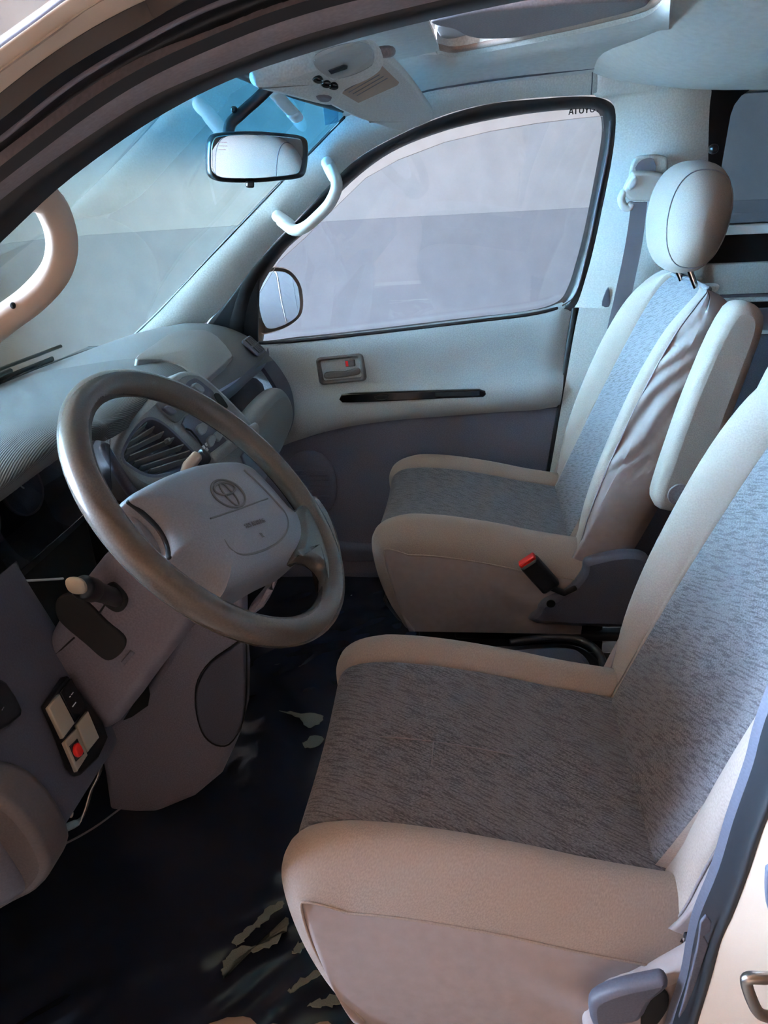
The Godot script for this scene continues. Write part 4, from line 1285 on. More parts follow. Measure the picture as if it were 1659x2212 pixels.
# ================= the driver's doorway =================
func near(u: float, v: float, z0: float) -> Vector3:
	return on_plane(u, v, V(0, 1.13, z0), Vector3(0, 0.2, 1).normalized())
func build_doorway() -> void:
	var e := [
		[[-330, 830], [-150, 660], [0, 525], [120, 412], [240, 320], [360, 242], [500, 172], [650, 120], [830, 68], [1050, 18], [1300, -30]],
		[[-370, 760], [-190, 590], [-40, 465], [80, 372], [205, 285], [330, 208], [475, 145], [630, 85], [815, 33], [1045, -20], [1300, -70]],
		[[-400, 700], [-220, 540], [-75, 420], [45, 325], [175, 228], [300, 150], [450, 80], [610, 18], [800, -35], [1040, -85], [1300, -130]],
		[[-430, 650], [-250, 495], [-105, 378], [15, 287], [150, 180], [280, 100], [430, 22], [600, -40], [790, -90], [1035, -140], [1300, -180]],
		[[-480, 570], [-300, 420], [-150, 310], [-40, 232], [100, 125], [235, 40], [390, -30], [570, -90], [770, -145], [1030, -195], [1300, -235]],
		[[-520, 500], [-345, 355], [-195, 250], [-85, 172], [70, 62], [200, -30], [360, -95], [550, -155], [755, -210], [1025, -260], [1300, -300]]]
	var zs := [0.615, 0.645, 0.685, 0.70, 0.735, 0.745]
	var c := []
	for k in 6:
		var row := []
		for p in e[k]:
			row.append(near(p[0], p[1], zs[k]))
		c.append(row)
	var arch := struct("wall_doorway", band(c[4], c[5], V(0, 0.004, 0.010), 0.008), M.body_paint)
	arch.set_meta("label", "white painted roof edge over the driver's doorway")
	part(arch, "inner_seal", band(c[0], c[1], V(0, -0.002, 0.008), 0.01, 7), M.black_rubber, "dark rubber door seal")
	part(arch, "taupe_cover", band(c[1], c[2], V(0, -0.002, 0.006), 0.01, 7), M.seal_taupe, "taupe covering strip of the frame")
	part(arch, "channel", band(c[2], c[3], V(0, 0.004, -0.010), 0.008, 7), M.black_rubber)
	part(arch, "highlight_line", tube(cm(c[3], 4), 0.0022, 6), M.webbing, "thin pale highlight painted along the channel")  # pale tube standing in for the highlight on the rubber
	part(arch, "outer_seal", band(c[3], c[4], V(0, 0.002, 0.012), 0.01, 7), M.black_rubber, "outer rubber door seal")
	var out := []
	for q in c[5]:
		out.append(q + V(-0.02, 0.035, -0.12))
	part(arch, "roof_edge", band(c[5], out, V(0, 0.010, 0), 0.008), M.body_paint)
	part(arch, "drip_groove", tube(cm(c[5], 4), 0.003, 6), M.dash_dark)
	# B-pillar on the driver's side
	var f0 := [[1840, 500], [1822, 800], [1790, 1100], [1735, 1330], [1652, 1558], [1626, 1654], [1584, 1774], [1552, 1880], [1513, 1976], [1497, 2040], [1484, 2112], [1459, 2190], [1440, 2270], [1420, 2400]]
	var f2 := [[1960, 500], [1940, 800], [1905, 1100], [1850, 1330], [1740, 1600], [1692, 1690], [1650, 1790], [1620, 1880], [1584, 1976], [1559, 2031], [1537, 2112], [1509, 2205], [1490, 2280], [1470, 2400]]
	var f4 := [[2200, 500], [2180, 800], [2150, 1100], [2100, 1330], [2000, 1600], [1960, 1690], [1920, 1790], [1890, 1880], [1860, 1976], [1840, 2031], [1820, 2112], [1800, 2205], [1790, 2280], [1770, 2400]]
	var a := []; var b := []; var d := []
	for k in f0.size():
		a.append(pz(f0[k][0], f0[k][1], 0.70))
		b.append(pz(f2[k][0], f2[k][1], 0.745))
		d.append(pz(f4[k][0], f4[k][1], 0.80))
	var bp := struct("wall_door_pillar", band(b, d, V(0, 0, 0.012), 0.01), M.body_paint_dimmed)
	bp.set_meta("label", "cream painted door pillar behind the driver's seat")
	part(bp, "door_seal", band(a, b, V(-0.006, 0, 0.016), 0.012, 7), M.black_rubber, "thick dark rubber door seal")
	var worn := []
	for p in [[1512, 1990], [1524, 1976], [1536, 1990], [1534, 2010], [1520, 2020], [1530, 2040], [1516, 2080], [1500, 2130], [1480, 2178], [1466, 2196], [1478, 2150], [1494, 2090], [1506, 2040]]:
		worn.append(pz(p[0], p[1], 0.7375))
	part(bp, "worn_patch", slab(worn, Vector3.BACK, 0.003, 0.001), M.dash_dark)
	part(bp, "pillar_recess", slab(cm(pzs([[1653, 1890], [1662, 1870], [1720, 1860], [1720, 1985], [1672, 1978], [1655, 1950]], 0.802), 3, true), Vector3.BACK, 0.006, 0.002), M.dash_dark)
	part(bp, "inner_trim", band(a, [a[0] + V(0.06, 0, -0.04), a[1] + V(0.06, 0, -0.04), a[2] + V(0.06, 0, -0.04), a[3] + V(0.06, 0, -0.04), a[4] + V(0.06, 0, -0.04), a[5] + V(0.06, 0, -0.04), a[6] + V(0.06, 0, -0.04), a[7] + V(0.06, 0, -0.04), a[8] + V(0.06, 0, -0.04), a[9] + V(0.06, 0, -0.04), a[10] + V(0.06, 0, -0.04), a[11] + V(0.06, 0, -0.04), a[12] + V(0.06, 0, -0.04), a[13] + V(0.06, 0, -0.04)], V(0, 0, 0.0), 0.008), M.dash_dark)
	var st := thing("door_striker", "bare metal door striker loop on the cream pillar", "striker", pz(1640, 2150, 0.81))
	part(st, "loop", tube(cm([pz(1700, 2100, 0.80), pz(1660, 2112, 0.825), pz(1622, 2112, 0.83), pz(1612, 2122, 0.83), pz(1626, 2165, 0.83), pz(1642, 2190, 0.828), pz(1668, 2196, 0.82), pz(1710, 2196, 0.80)], 4), 0.0042, 10), M.steel)
	part(st, "mounting_plate", slab(pzs([[1662, 2090], [1740, 2085], [1740, 2225], [1662, 2230]], 0.80), Vector3.BACK, 0.006, 0.002), M.steel)

func build_handles() -> void:
	# passenger's grab handle on the windscreen pillar
	var g := thing("grab_handle", "pale grab handle on the far windscreen pillar beside the side window", "handle", ps(660, 430, 0.09))
	var path := [ps(708, 352, 0.055), ps(722, 378, 0.085), ps(727, 405, 0.105), ps(712, 440, 0.11), ps(686, 468, 0.11), ps(660, 490, 0.108), ps(635, 497, 0.095), ps(608, 478, 0.065)]
	part(g, "grip", tube(cm(path, 5), 0.0158, 14, 0.8, Vector3.BACK), M.handle_grey)
	for q in [[[706, 350], [722, 385]], [[598, 466], [628, 486]]]:
		var p0 := ps(q[0][0], q[0][1], 0.062); var p1 := ps(q[1][0], q[1][1], 0.075)
		part(g, "mount_cap", tube([p0, p0.lerp(p1, 0.5), p1], [0.0175, 0.0175, 0.016], 14, 0.75, Vector3.BACK), M.white_print)
	# driver's one, nearer
	var h := thing("grab_handle", "beige grab handle on the near windscreen pillar with a small screw hole", "handle", pz(120, 560, 0.55))
	var p2 := [pz(20, 420, 0.585), pz(92, 428, 0.565), pz(124, 476, 0.55), pz(134, 535, 0.545), pz(118, 590, 0.545), pz(70, 645, 0.545), pz(10, 690, 0.55), pz(-60, 745, 0.555), pz(-110, 770, 0.58)]
	part(h, "grip", tube(cm(p2, 5), 0.0150, 14, 0.85, Vector3.BACK), M.handle_beige)
	part(h, "screw_hole", puff(pz(28, 660, 0.562), Vector3.RIGHT, Vector3.UP, Vector3.BACK, 0.0022, 0.003, 0.003, 0.9, 1.0, 12, 6), M.void_black)

func build_mirror() -> void:
	var c := pz(555, 340, 0.0)
	var to_eye := (EYE - c).normalized()
	var to_rest := (V(0.55, 0.985, 0.50) - c).normalized()
	var n := (to_eye + to_rest).normalized()
	var m := thing("rear_view_mirror", "black framed rear view mirror hanging from the roof on a black stem", "mirror", c)
	var q := func(list: Array, off: float) -> Array:
		var o := []
		for p in list:
			o.append(on_plane(p[0], p[1], c + n * off, n))
		return o
	var fr := [[447, 318], [452, 298], [466, 288], [510, 284], [560, 284], [610, 288], [645, 293], [659, 302], [662, 325], [660, 355], [654, 378], [638, 386], [600, 390], [550, 394], [500, 394], [470, 391], [453, 382], [447, 365]]
	part(m, "housing", slab(cm(q.call(fr, -0.010), 3, true), n, 0.024, 0.008), M.black_plastic)
	var gl := [[457, 320], [461, 302], [472, 294], [510, 291], [560, 291], [610, 295], [643, 299], [652, 306], [655, 326], [652, 353], [646, 372], [632, 378], [600, 382], [550, 386], [500, 386], [474, 383], [462, 374], [457, 360]]
	part(m, "mirror_glass", slab(cm(q.call(gl, 0.003), 3, true), n, 0.003, 0.001, 1), M.mirror)
	var r := (on_plane(498, 305, c, n) - on_plane(460, 304, c, n)).normalized()
	var up := n.cross(r).normalized()
	for k in 3:
		write(m, "warning_print", ["---- -- ----", "--- ------ --", "---- ----"][k], on_plane(480, 307 + 8 * k, c + n * 0.005, n), r, up, 0.0028, M.pink_print, 0.0002)
	part(m, "dip_tab", obox(on_plane(540, 398, c, n), r, up, n, 0.012, 0.010, 0.010, 0.003), M.black_plastic)
	part(m, "stem", tube(cm([pz(592, 178, -0.03), pz(560, 210, -0.03), pz(520, 246, -0.025), pz(498, 268, -0.02), pz(492, 300, -0.012)], 4), 0.0085, 10, 0.8), M.black_plastic)
	single("windscreen_sensor", "tiny black peg on the windscreen beside the mirror stem", "sensor", puff(on_plane(506, 237, V(-0.33, 1.17, -0.1), Vector3(-0.6, 0.8, 0).normalized()), Vector3.RIGHT, Vector3.UP, Vector3.BACK, 0.005, 0.005, 0.006, 0.8, 0.9, 12, 8), M.black_plastic)

func build_overhead() -> void:
	var n := Vector3(0.30, -0.90, 0.30).normalized()
	var P := V(-0.20, 1.188, -0.03)
	var q := func(list: Array, off: float) -> Array:
		var o := []
		for p in list:
			o.append(on_plane(p[0], p[1], P + n * off, n))
		return o
	var s := thing("overhead_console", "grey overhead console with clear map lamp lens and three round buttons", "console", P)
	part(s, "body", slab(cm(q.call([[540, 172], [600, 150], [680, 122], [760, 106], [806, 98], [824, 112], [822, 134], [790, 158], [745, 178], [735, 196], [716, 212], [696, 214], [660, 206], [600, 190]], -0.006), 3, true), n, 0.026, 0.010), M.trim_light)
	part(s, "lamp_bowl", slab(cm(q.call([[678, 136], [700, 118], [745, 104], [785, 99], [804, 110], [802, 130], [770, 148], [735, 160], [716, 164], [696, 152]], 0.008), 3, true), n, 0.003, 0.001), M.handle_grey)
	var lens := part(s, "lamp_lens", slab(cm(q.call([[676, 134], [700, 116], [745, 102], [788, 97], [807, 110], [804, 132], [772, 151], [735, 163], [714, 166], [694, 153]], 0.014), 3, true), n, 0.014, 0.006), M.lamp_lens, "clear plastic lamp lens")
	part(lens, "lamp_switch", slab(q.call([[706, 143], [740, 131], [748, 133], [747, 139], [712, 151]], 0.0115), n, 0.004, 0.001), M.dash_dark)
	for p in [[686, 171], [704, 181], [719, 185]]:
		var c := on_plane(p[0], p[1], P + n * 0.008, n)
		part(s, "button", puff(c, Vector3.RIGHT, n.cross(Vector3.RIGHT).normalized(), n, 0.008, 0.008, 0.005, 0.8, 1.0, 18, 8), M.black_gloss)
	part(s, "front_tab", slab(cm(q.call([[682, 206], [700, 203], [716, 208], [708, 216], [690, 216]], 0.006), 2, true), n, 0.008, 0.003), M.webbing)
	# passenger's sun visor
	var A := pz(820, 120, -0.10)
	var B := pz(930, 240, -0.50)
	var C := pz(860, 275, -0.50)
	var vn := (B - A).cross(C - A).normalized()
	if vn.y > 0:
		vn = -vn
	var v := func(list: Array, off: float) -> Array:
		var o := []
		for p in list:
			o.append(on_plane(p[0], p[1], A + vn * off, vn))
		return o
	var vs := thing("sun_visor", "pale folded-up passenger sun visor with a faded warning label", "sun visor", A)
	part(vs, "flap", slab(cm(v.call([[818, 116], [838, 118], [862, 138], [890, 170], [916, 206], [934, 234], [931, 246], [905, 252], [860, 256], [810, 257], [781, 253], [740, 236], [704, 217], [686, 206], [696, 188], [760, 140]], -0.004), 3, true), vn, 0.014, 0.006), M.trim_light)
	part(vs, "lower_fold", slab(cm(v.call([[790, 254], [840, 250], [900, 232], [932, 236], [934, 246], [920, 258], [876, 274], [852, 275], [822, 266]], -0.010), 3, true), vn, 0.016, 0.007), M.trim_light)
	part(vs, "warning_label", slab(v.call([[724, 193], [770, 160], [815, 132], [862, 178], [858, 184], [774, 222]], 0.0042), vn, 0.001, 0.0003, 1), M.paper, "faded brown warning label")
	for k in 5:
		var u0 := Vector2(736, 196).lerp(Vector2(780, 214), k / 5.0)
		part(vs, "label_line", tube([v.call([[u0.x, u0.y - 4]], 0.0050)[0], v.call([[u0.x + 66, u0.y - 42]], 0.0050)[0]], 0.0009, 5), M.webbing)
	part(vs, "pivot_clip", puff(v.call([[832, 112]], 0.0)[0], Vector3.RIGHT, Vector3.UP, Vector3.BACK, 0.016, 0.008, 0.010, 0.7, 0.8, 16, 8), M.seal_taupe)

# ================= seats =================
func seat(zc: float, called: String, label: String, arm: float) -> Node3D:
	var base := V(0.02, 0.0, zc)
	var t := thing(called, label, "seat", base, "front seats")
	# side curve of the cushion, from the front foot over the nose to the back
	var prof := [Vector2(-0.142, 0.170), Vector2(-0.170, 0.225), Vector2(-0.190, 0.285), Vector2(-0.200, 0.345), Vector2(-0.196, 0.378), Vector2(-0.170, 0.397), Vector2(-0.12, 0.402), Vector2(-0.05, 0.397), Vector2(0.04, 0.382), Vector2(0.13, 0.362), Vector2(0.23, 0.345)]
	var p3 := []
	for p in prof:
		p3.append(V(p.x, p.y, 0))
	var curve := cm(p3, 5)
	var nrm := []
	for k in curve.size():
		var tan: Vector3 = (curve[mini(k + 1, curve.size() - 1)] - curve[maxi(k - 1, 0)]).normalized()
		nrm.append(V(-tan.y, tan.x, 0))
	var row_at := func(w: float, dn: float) -> Array:
		var o := []
		for k in curve.size():
			var s := clampf((curve[k].x + 0.20) / 0.07, 0.0, 1.0) if k > 20 else 0.0
			o.append(curve[k] + nrm[k] * dn * lerpf(0.45, 1.0, s) + V(0, 0, zc + w))
		return o
	var strip := func(list: Array, sgn: float) -> Dictionary:
		var pts := []
		for q in list:
			pts.append(V(q[0], q[1], 0))
		var fine := cm(pts, 4)
		var rr := []
		for q in fine:
			rr.append(row_at.call(q.x * sgn, q.y))
		if sgn < 0:
			rr.reverse()
		return loft(rr, false)
	var pan := [[-0.151, -0.006], [-0.144, 0.001], [-0.11, -0.001], [-0.05, -0.005], [0.0, -0.006], [0.05, -0.005], [0.11, -0.001], [0.144, 0.001], [0.151, -0.006]]
	part(t, "cushion_panel", strip.call(pan, 1.0), M.woven, "dark woven cushion panel")
	for sg in [-1.0, 1.0]:
		part(t, "cushion_bolster", strip.call([[0.150, -0.007], [0.157, 0.006], [0.174, 0.020], [0.194, 0.018], [0.213, -0.001], [0.225, -0.024], [0.230, -0.046], [0.229, -0.050]], sg), M.velour, "taupe velour side bolster")
		part(t, "cushion_piping", tube(row_at.call(0.2305 * sg, -0.047), 0.0016, 6), M.velour)
		# upright side, gathered in soft folds at the back
		var top: Array = row_at.call(0.229 * sg, -0.049)
		var rows := []
		for r in 13:
			var f := r / 12.0
			var row := []
			for k in top.size():
				var a: Vector3 = top[k]
				var foot := V(clampf(a.x, -0.135, 0.25), 0.172, a.z)
				var q := a.lerp(foot, f)
				var fold := 0.0
				if sg > 0:
					var amp := smoothstep(-0.02, 0.18, q.x)
					fold = amp * 0.007 * sin((q.y + q.x * 0.55) * 85.0) * sin(PI * f)
				q.z += sg * (0.006 * sin(PI * f) + fold)
				row.append(q)
			rows.append(row)
		part(t, "cushion_side", loft(rows, false), M.vinyl, "smooth side of the cushion")
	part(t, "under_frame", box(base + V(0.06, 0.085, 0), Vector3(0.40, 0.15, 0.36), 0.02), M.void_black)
	for sg in [-1.0, 1.0]:
		part(t, "slide_rail", box(base + V(0.12, 0.135, 0.17 * sg), Vector3(0.36, 0.022, 0.03), 0.006), M.black_plastic)
	# rubbed crease along the cushion, with a short one across
	if arm < 0.0:
		var line: Array = row_at.call(0.008, -0.0050)
		var cr := []
		for q in line:
			if q.y > 0.35 and q.x > -0.13 and q.x < 0.06:
				cr.append(q)
		part(t, "crease", tube(cr, 0.0008, 5), M.seal_taupe, "pale rubbed crease")
		var across := []
		for w in [0.008, 0.02, 0.035, 0.05]:
			var best: Vector3 = row_at.call(w, -0.0046)[35]
			across.append(best)
		part(t, "crease", tube(across, 0.0008, 5), M.seal_taupe)
	# backrest: rings up the back
	var th := atan2(0.20, 0.50)
	var up := V(sin(th), cos(th), 0)
	var fw := V(-cos(th), sin(th), 0)
	var org := V(0.205, 0.335, zc)
	var levels := [[-0.03, 0.93, 0.0, 1.0], [0.03, 0.97, 0.14, 1.0], [0.09, 0.99, 0.42, 1.0], [0.16, 1.0, 0.62, 1.0], [0.24, 1.0, 0.74, 1.0], [0.34, 0.985, 0.80, 0.97], [0.41, 0.972, 0.76, 0.92], [0.465, 0.945, 0.64, 0.85], [0.507, 0.905, 0.42, 0.74], [0.533, 0.85, 0.20, 0.58], [0.546, 0.78, 0.02, 0.40], [0.551, 0.68, -0.10, 0.24]]
	var ring_pt := func(w: float, f: float, lv: Array) -> Vector3:
		var fo: float = f * lv[2] if f > 0 else f * lv[3]
		if f <= 0.014 and f > 0:
			fo = f - (1.0 - lv[3]) * 0.04
		return org + up * lv[0] + V(0, 0, w * lv[1]) + fw * fo
	var wall := func(list: Array, sgn: float, sub := 3) -> Dictionary:
		var pts := []
		for q in list:
			pts.append(V(q[0] * sgn, q[1], 0))
		var lc := []
		for lv in levels:
			lc.append(Vector3(lv[0], lv[1], lv[2]))
		var l2 := cm(lc, sub)
		var lc3 := []
		for lv in levels:
			lc3.append(Vector3(lv[3], 0, 0))
		var l3 := cm(lc3, sub)
		var fine := cm(pts, 4)
		var rr := []
		for k in l2.size():
			var row := []
			for q in fine:
				row.append(ring_pt.call(q.x, q.y, [l2[k].x, l2[k].y, l2[k].z, l3[k].x]))
			rr.append(row)
		if sgn < 0:
			rr.reverse()
		return loft(rr, false)
	part(t, "back_panel", wall.call([[-0.150, 0.006], [-0.140, 0.013], [-0.08, 0.010], [0.0, 0.008], [0.08, 0.010], [0.140, 0.013], [0.150, 0.006]], 1.0), M.woven, "woven backrest panel")
	for sg in [-1.0, 1.0]:
		part(t, "back_bolster", wall.call([[0.149, 0.005], [0.155, 0.022], [0.168, 0.046], [0.184, 0.060], [0.199, 0.062], [0.211, 0.054], [0.216, 0.042]], sg), M.velour, "velour backrest bolster")
		part(t, "back_side", fold_side(wall.call([[0.216, 0.043], [0.222, 0.030], [0.228, 0.005], [0.229, -0.03], [0.224, -0.072], [0.205, -0.098]], sg, 9), zc, sg), M.vinyl, "smooth backrest side")
	for sg in [-1.0, 1.0]:
		var pipe := []
		for lv in levels:
			pipe.append(ring_pt.call(0.217 * sg, 0.043, lv))
		part(t, "back_piping", tube(cm(pipe, 4), 0.0015, 6), M.seal_taupe)
	part(t, "back_shell", wall.call([[-0.206, -0.097], [-0.15, -0.108], [0.0, -0.112], [0.15, -0.108], [0.206, -0.097]], 1.0), M.vinyl)
	# top closure over the last ring
	var cap := []
	for q in [[-0.228, -0.02], [-0.16, 0.04], [0.0, 0.008], [0.16, 0.04], [0.228, -0.02], [0.15, -0.108], [0.0, -0.112], [-0.15, -0.108]]:
		cap.append(ring_pt.call(q[0], q[1], levels[11]))
	part(t, "back_top", slab(cm(cap, 3, true), up, 0.012, 0.005), M.woven)
	# headrest
	var hc := V(0.405, 0.957, zc - 0.01)
	var hu := V(0.10, 0.995, 0).normalized()
	var hf := V(-0.995, 0.10, 0).normalized()
	var hr := part(t, "headrest", headrest_shape(hc, hf, hu), M.velour, "rounded velour headrest")
	for sg in [-1.0, 1.0]:
		var seam := []
		for k in 40:
			var w := TAU * k / 40.0
			seam.append(hc + headrest_pt(w, 0.66 * sg, hf, hu) * 1.004)
		part(hr, "headrest_seam", hoop(seam, 0.0016, 6, 1.0, Vector3.BACK), M.seal_taupe)
		var foot := org + up * 0.545 + V(0, 0, 0.055 * sg) + fw * -0.035
		part(hr, "post", tube([foot - up * 0.02, hc - hu * 0.07 + V(0, 0, 0.055 * sg)], 0.0055, 12), M.chrome, "chrome headrest post")
		part(hr, "post_guide", puff(foot + up * 0.006, Vector3.RIGHT, up, Vector3.BACK, 0.018, 0.010, 0.014, 0.6, 0.7, 20, 8), M.trim_light)
	# armrest folded up along the inner side of the back
	if arm != 0.0:
		var za := zc + arm * 0.268
		var ol := []
		var ref := [[1566, 664], [1592, 650], [1622, 654], [1640, 676], [1638, 712], [1618, 770], [1588, 850], [1560, 925], [1530, 1010], [1506, 1074], [1492, 1090], [1460, 1096], [1420, 1090], [1406, 1074], [1412, 1040], [1440, 955], [1470, 870], [1500, 795], [1532, 722]]
		for p in ref:
			var w := pz(p[0], p[1], -0.112)
			ol.append(V(w.x, w.y, za))
		var ar := part(t, "armrest", slab(cm(ol, 2, true), Vector3.BACK, 0.060, 0.017, 5), M.velour, "folded-up velour armrest")
		var pc0 := pz(1468, 1068, -0.08)
		part(ar, "pivot_cap", slab(ellipse(V(pc0.x, pc0.y, za + arm * 0.031), Vector3.RIGHT, Vector3.UP, 0.021, 0.021, 24), Vector3.BACK, 0.004, 0.0015), M.seal_taupe)
	return t
# soft slanting pulls in the cloth of the backrest side
func fold_side(g: Dictionary, zc: float, sg: float) -> Dictionary:
	for k in g.v.size():
		var p: Vector3 = g.v[k]
		var a := smoothstep(0.48, 0.58, p.y) * (1.0 - smoothstep(0.74, 0.82, p.y))
		var w := (p.x - p.y * 0.9) * 150.0 + 2.0 * sin(p.y * 30.0)
		p.z += sg * a * 0.0042 * (sin(w) + 0.4 * sin(w * 0.53 + 1.0))
		g.v[k] = p
	return g
func headrest_pt(w: float, lat: float, hf: Vector3, hu: Vector3) -> Vector3:
	# lat -1..1 along the width; superellipse section
	var e := 0.80
	var sh := pow(maxf(0.0, 1.0 - pow(absf(lat), 2.6)), 0.48)
	var c := signf(cos(w)) * pow(absf(cos(w)), e)
	var s := signf(sin(w)) * pow(absf(sin(w)), e)
	var taper := 1.0 - 0.12 * maxf(0.0, -s)
	return hf * (c * 0.066 * sh * taper) + hu * (s * 0.099 * lerpf(1.0, sh, 0.9)) + V(0, 0, lat * 0.128)
func headrest_shape(hc: Vector3, hf: Vector3, hu: Vector3) -> Dictionary:
	var rings := []
	for j in range(-15, 16):
		var lat := sin(PI * 0.5 * j / 15.2)
		var ring := []
		for k in 44:
			ring.append(hc + headrest_pt(TAU * k / 44.0, lat, hf, hu))
		rings.append(ring)
	return loft(rings, true, true, true)

func build_seats() -> void:
	var ds := seat(0.435, "driver_seat", "driver's velour bucket seat with dark woven panel nearest the open doorway", -1.0)
	ds.set_meta("group", "")
	ds.remove_meta("group")
	# recliner cover and lever on the door side of the driver's seat
	var z := 0.672
	var cov := part(ds, "recliner_cover", slab(cm(pzs([[1470, 2060], [1500, 2040], [1520, 2100], [1530, 2260], [1480, 2330], [1330, 2320], [1262, 2230], [1272, 2170], [1320, 2125], [1400, 2095]], z), 3, true), Vector3.BACK, 0.03, 0.012), M.vinyl, "grey plastic recliner cover")
	part(cov, "lever", slab(cm(pzs([[1278, 2148], [1330, 2124], [1400, 2108], [1432, 2104], [1440, 2120], [1405, 2150], [1380, 2190], [1330, 2200], [1285, 2205], [1272, 2180]], z + 0.020), 3, true), Vector3.BACK, 0.018, 0.007), M.dash_dark)
	part(cov, "lever_well", slab(cm(pzs([[1400, 2160], [1430, 2138], [1444, 2150], [1440, 2180], [1415, 2215], [1390, 2230], [1384, 2200]], z + 0.016), 3, true), Vector3.BACK, 0.004, 0.0015), M.void_black)
	part(ds, "recliner_pin", obox(pz(1492, 2040, 0.66), Vector3.RIGHT, Vector3.UP, Vector3.BACK, 0.012, 0.022, 0.02, 0.003), M.black_plastic)
	var p := seat(-0.378, "passenger_seat", "passenger velour bucket seat with raised armrest beside the far door", 1.0)
	p.remove_meta("group")
	var zc := -0.145
	var side := part(p, "recliner_cover", slab(cm(pzs([[1160, 1342], [1158, 1312], [1168, 1296], [1196, 1284], [1232, 1262], [1256, 1232], [1262, 1208], [1300, 1196], [1350, 1188], [1395, 1196], [1410, 1240], [1412, 1342]], zc), 3, true), Vector3.BACK, 0.03, 0.012), M.dash_dark, "dark plastic recliner cover")
	part(side, "screw_hole", slab(ellipse(pz(1190, 1304, zc + 0.015), Vector3.RIGHT, Vector3.UP, 0.009, 0.009, 18), Vector3.BACK, 0.003, 0.001), M.void_black)
	part(p, "adjuster_bar", tube(cm([pz(838, 1282, -0.22), pz(832, 1296, -0.20), pz(848, 1318, -0.18), pz(866, 1338, -0.17), pz(884, 1334, -0.18), pz(892, 1318, -0.22)], 4), 0.004, 8), M.black_plastic, "black seat adjuster bar")
	part(p, "floor_rail", box(V(0.12, 0.10, -0.15), Vector3(0.62, 0.03, 0.05), 0.008), M.black_plastic)
	# buckle of the passenger's belt
	var a := pz(1140, 1212, -0.12); var b := pz(1192, 1270, -0.125)
	var bk := thing("belt_buckle", "black seat belt buckle with red release key beside the passenger cushion", "buckle", b)
	var dir := (a - b).normalized()
	var sd := dir.cross(Vector3.BACK).normalized()
	part(bk, "body", obox((a + b) * 0.5, dir, sd, Vector3.BACK, (a - b).length(), 0.040, 0.024, 0.006), M.black_plastic)
	part(bk, "release_key", obox(a + dir * 0.002, dir, sd, Vector3.BACK, 0.010, 0.036, 0.020, 0.003), M.red, "red release key")
	part(bk, "stalk", tube([b, b + V(0.025, -0.012, 0.0), b + V(0.045, 0.0, 0.0)], 0.007, 8, 0.5), M.black_plastic)
	# strap and tongue between the passenger cushion and back, on the door side
	var sl := thing("belt_strap", "black belt strap end tucked at the door side of the passenger seat", "belt", pz(1215, 1080, -0.60))
	part(sl, "strap", tube(cm([pz(1168, 1028, -0.62), pz(1188, 1036, -0.61), pz(1212, 1056, -0.60), pz(1222, 1082, -0.56), pz(1216, 1108, -0.53)], 4), 0.011, 8, 0.35, Vector3.UP), M.black_plastic)
	part(sl, "tongue", slab(cm(pzs([[1216, 1100], [1228, 1092], [1238, 1104], [1238, 1128], [1222, 1126], [1213, 1114]], -0.50), 2, true), Vector3.BACK, 0.02, 0.006), M.black_plastic)

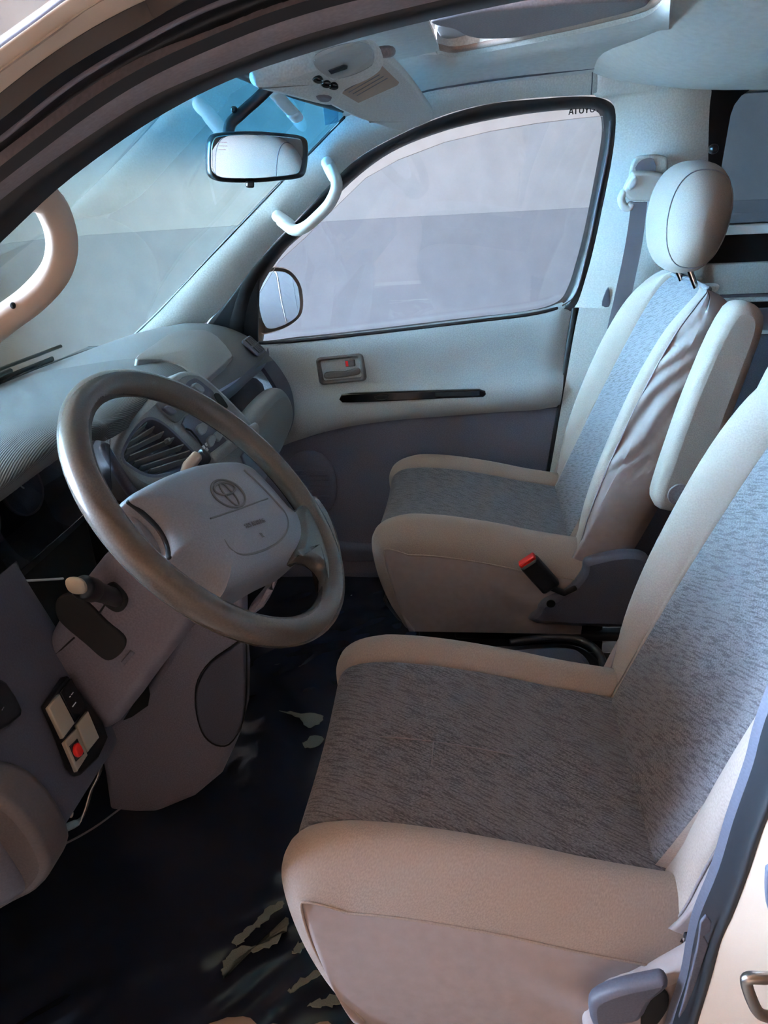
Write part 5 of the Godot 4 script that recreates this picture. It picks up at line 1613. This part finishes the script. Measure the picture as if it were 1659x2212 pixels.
func build_belt() -> void:
	var n := Vector3(0, -0.2, 1).normalized()
	var s := thing("seat_belt", "grey seat belt hanging from its pale height adjuster on the pillar", "seat belt", ps(1390, 400, 0.08))
	var bez := part(s, "adjuster_bezel", slab(cm(pss([[1362, 400], [1362, 360], [1372, 340], [1400, 334], [1432, 336], [1442, 348], [1440, 400], [1420, 420]], 0.070), 3, true), n, 0.012, 0.005), M.trim_light)
	part(bez, "adjuster_slot", slab(cm(pss([[1374, 372], [1378, 352], [1396, 342], [1412, 344], [1416, 372]], 0.0770), 2, true), n, 0.002, 0.0008), M.webbing)
	part(s, "guide_housing", slab(cm(pss([[1346, 410], [1362, 378], [1374, 370], [1420, 372], [1432, 382], [1424, 420], [1410, 432], [1366, 432], [1352, 424]], 0.090), 3, true), n, 0.024, 0.006), M.handle_grey, "pale belt guide housing")
	part(s, "release_button", slab(cm(pss([[1354, 402], [1364, 384], [1374, 380], [1376, 394], [1366, 408], [1358, 410]], 0.104), 3, true), n, 0.010, 0.004), M.white_print)
	part(s, "guide_loop", tube(cm(pss([[1348, 414], [1342, 430], [1348, 446], [1360, 448], [1364, 440]], 0.094), 4), 0.0085, 10), M.handle_grey)
	part(s, "webbing", net([[ps(1364, 436, 0.100), ps(1398, 436, 0.100)], [ps(1352, 520, 0.085), ps(1388, 520, 0.085)], [ps(1336, 600, 0.072), ps(1372, 600, 0.072)], [ps(1316, 690, 0.062), ps(1352, 690, 0.062)], [ps(1296, 780, 0.060), ps(1332, 780, 0.060)]], 3, 0.002), M.webbing, "grey belt webbing")

func build_tray() -> void:
	var t := thing("floor_tray", "dark lidded tray with raised rim between the two seats", "tray", V(0.17, 0.0, 0.0))
	var o := cm([py(1060, 1400, 0.20), py(1110, 1392, 0.20), py(1200, 1386, 0.20), py(1256, 1394, 0.20), py(1290, 1418, 0.20), py(1306, 1450, 0.20), py(1310, 1490, 0.20), py(1200, 1520, 0.20), py(1060, 1480, 0.20)], 3, true)
	var base := []
	for q in o:
		base.append(V(q.x, 0.10, q.z))
	part(t, "box", slab(base, Vector3.UP, 0.20, 0.01), M.black_plastic)
	var lid := inset(o, Vector3.UP, 0.022)
	var l2 := []
	for q in lid:
		l2.append(q + V(0, -0.008, 0))
	part(t, "lid", slab(l2, Vector3.UP, 0.03, 0.012), M.dash_dark)
	part(t, "rim", tube(cm([py(1104, 1388, 0.215), py(1160, 1380, 0.22), py(1230, 1378, 0.222), py(1272, 1392, 0.218), py(1296, 1414, 0.212), py(1304, 1440, 0.205)], 4), 0.0075, 10), M.black_plastic)

func _ready() -> void:
	set_camera()
	set_light()
	make_materials()
	build_outside()
	build_shell()
	build_windscreen()
	build_passenger_side()
	build_doorway()
	build_door()
	build_dashboard()
	build_steering()
	build_seats()
	build_belt()
	build_tray()
	build_handles()
	build_mirror()
	build_overhead()
	build_door_mirror()
	build_truck()
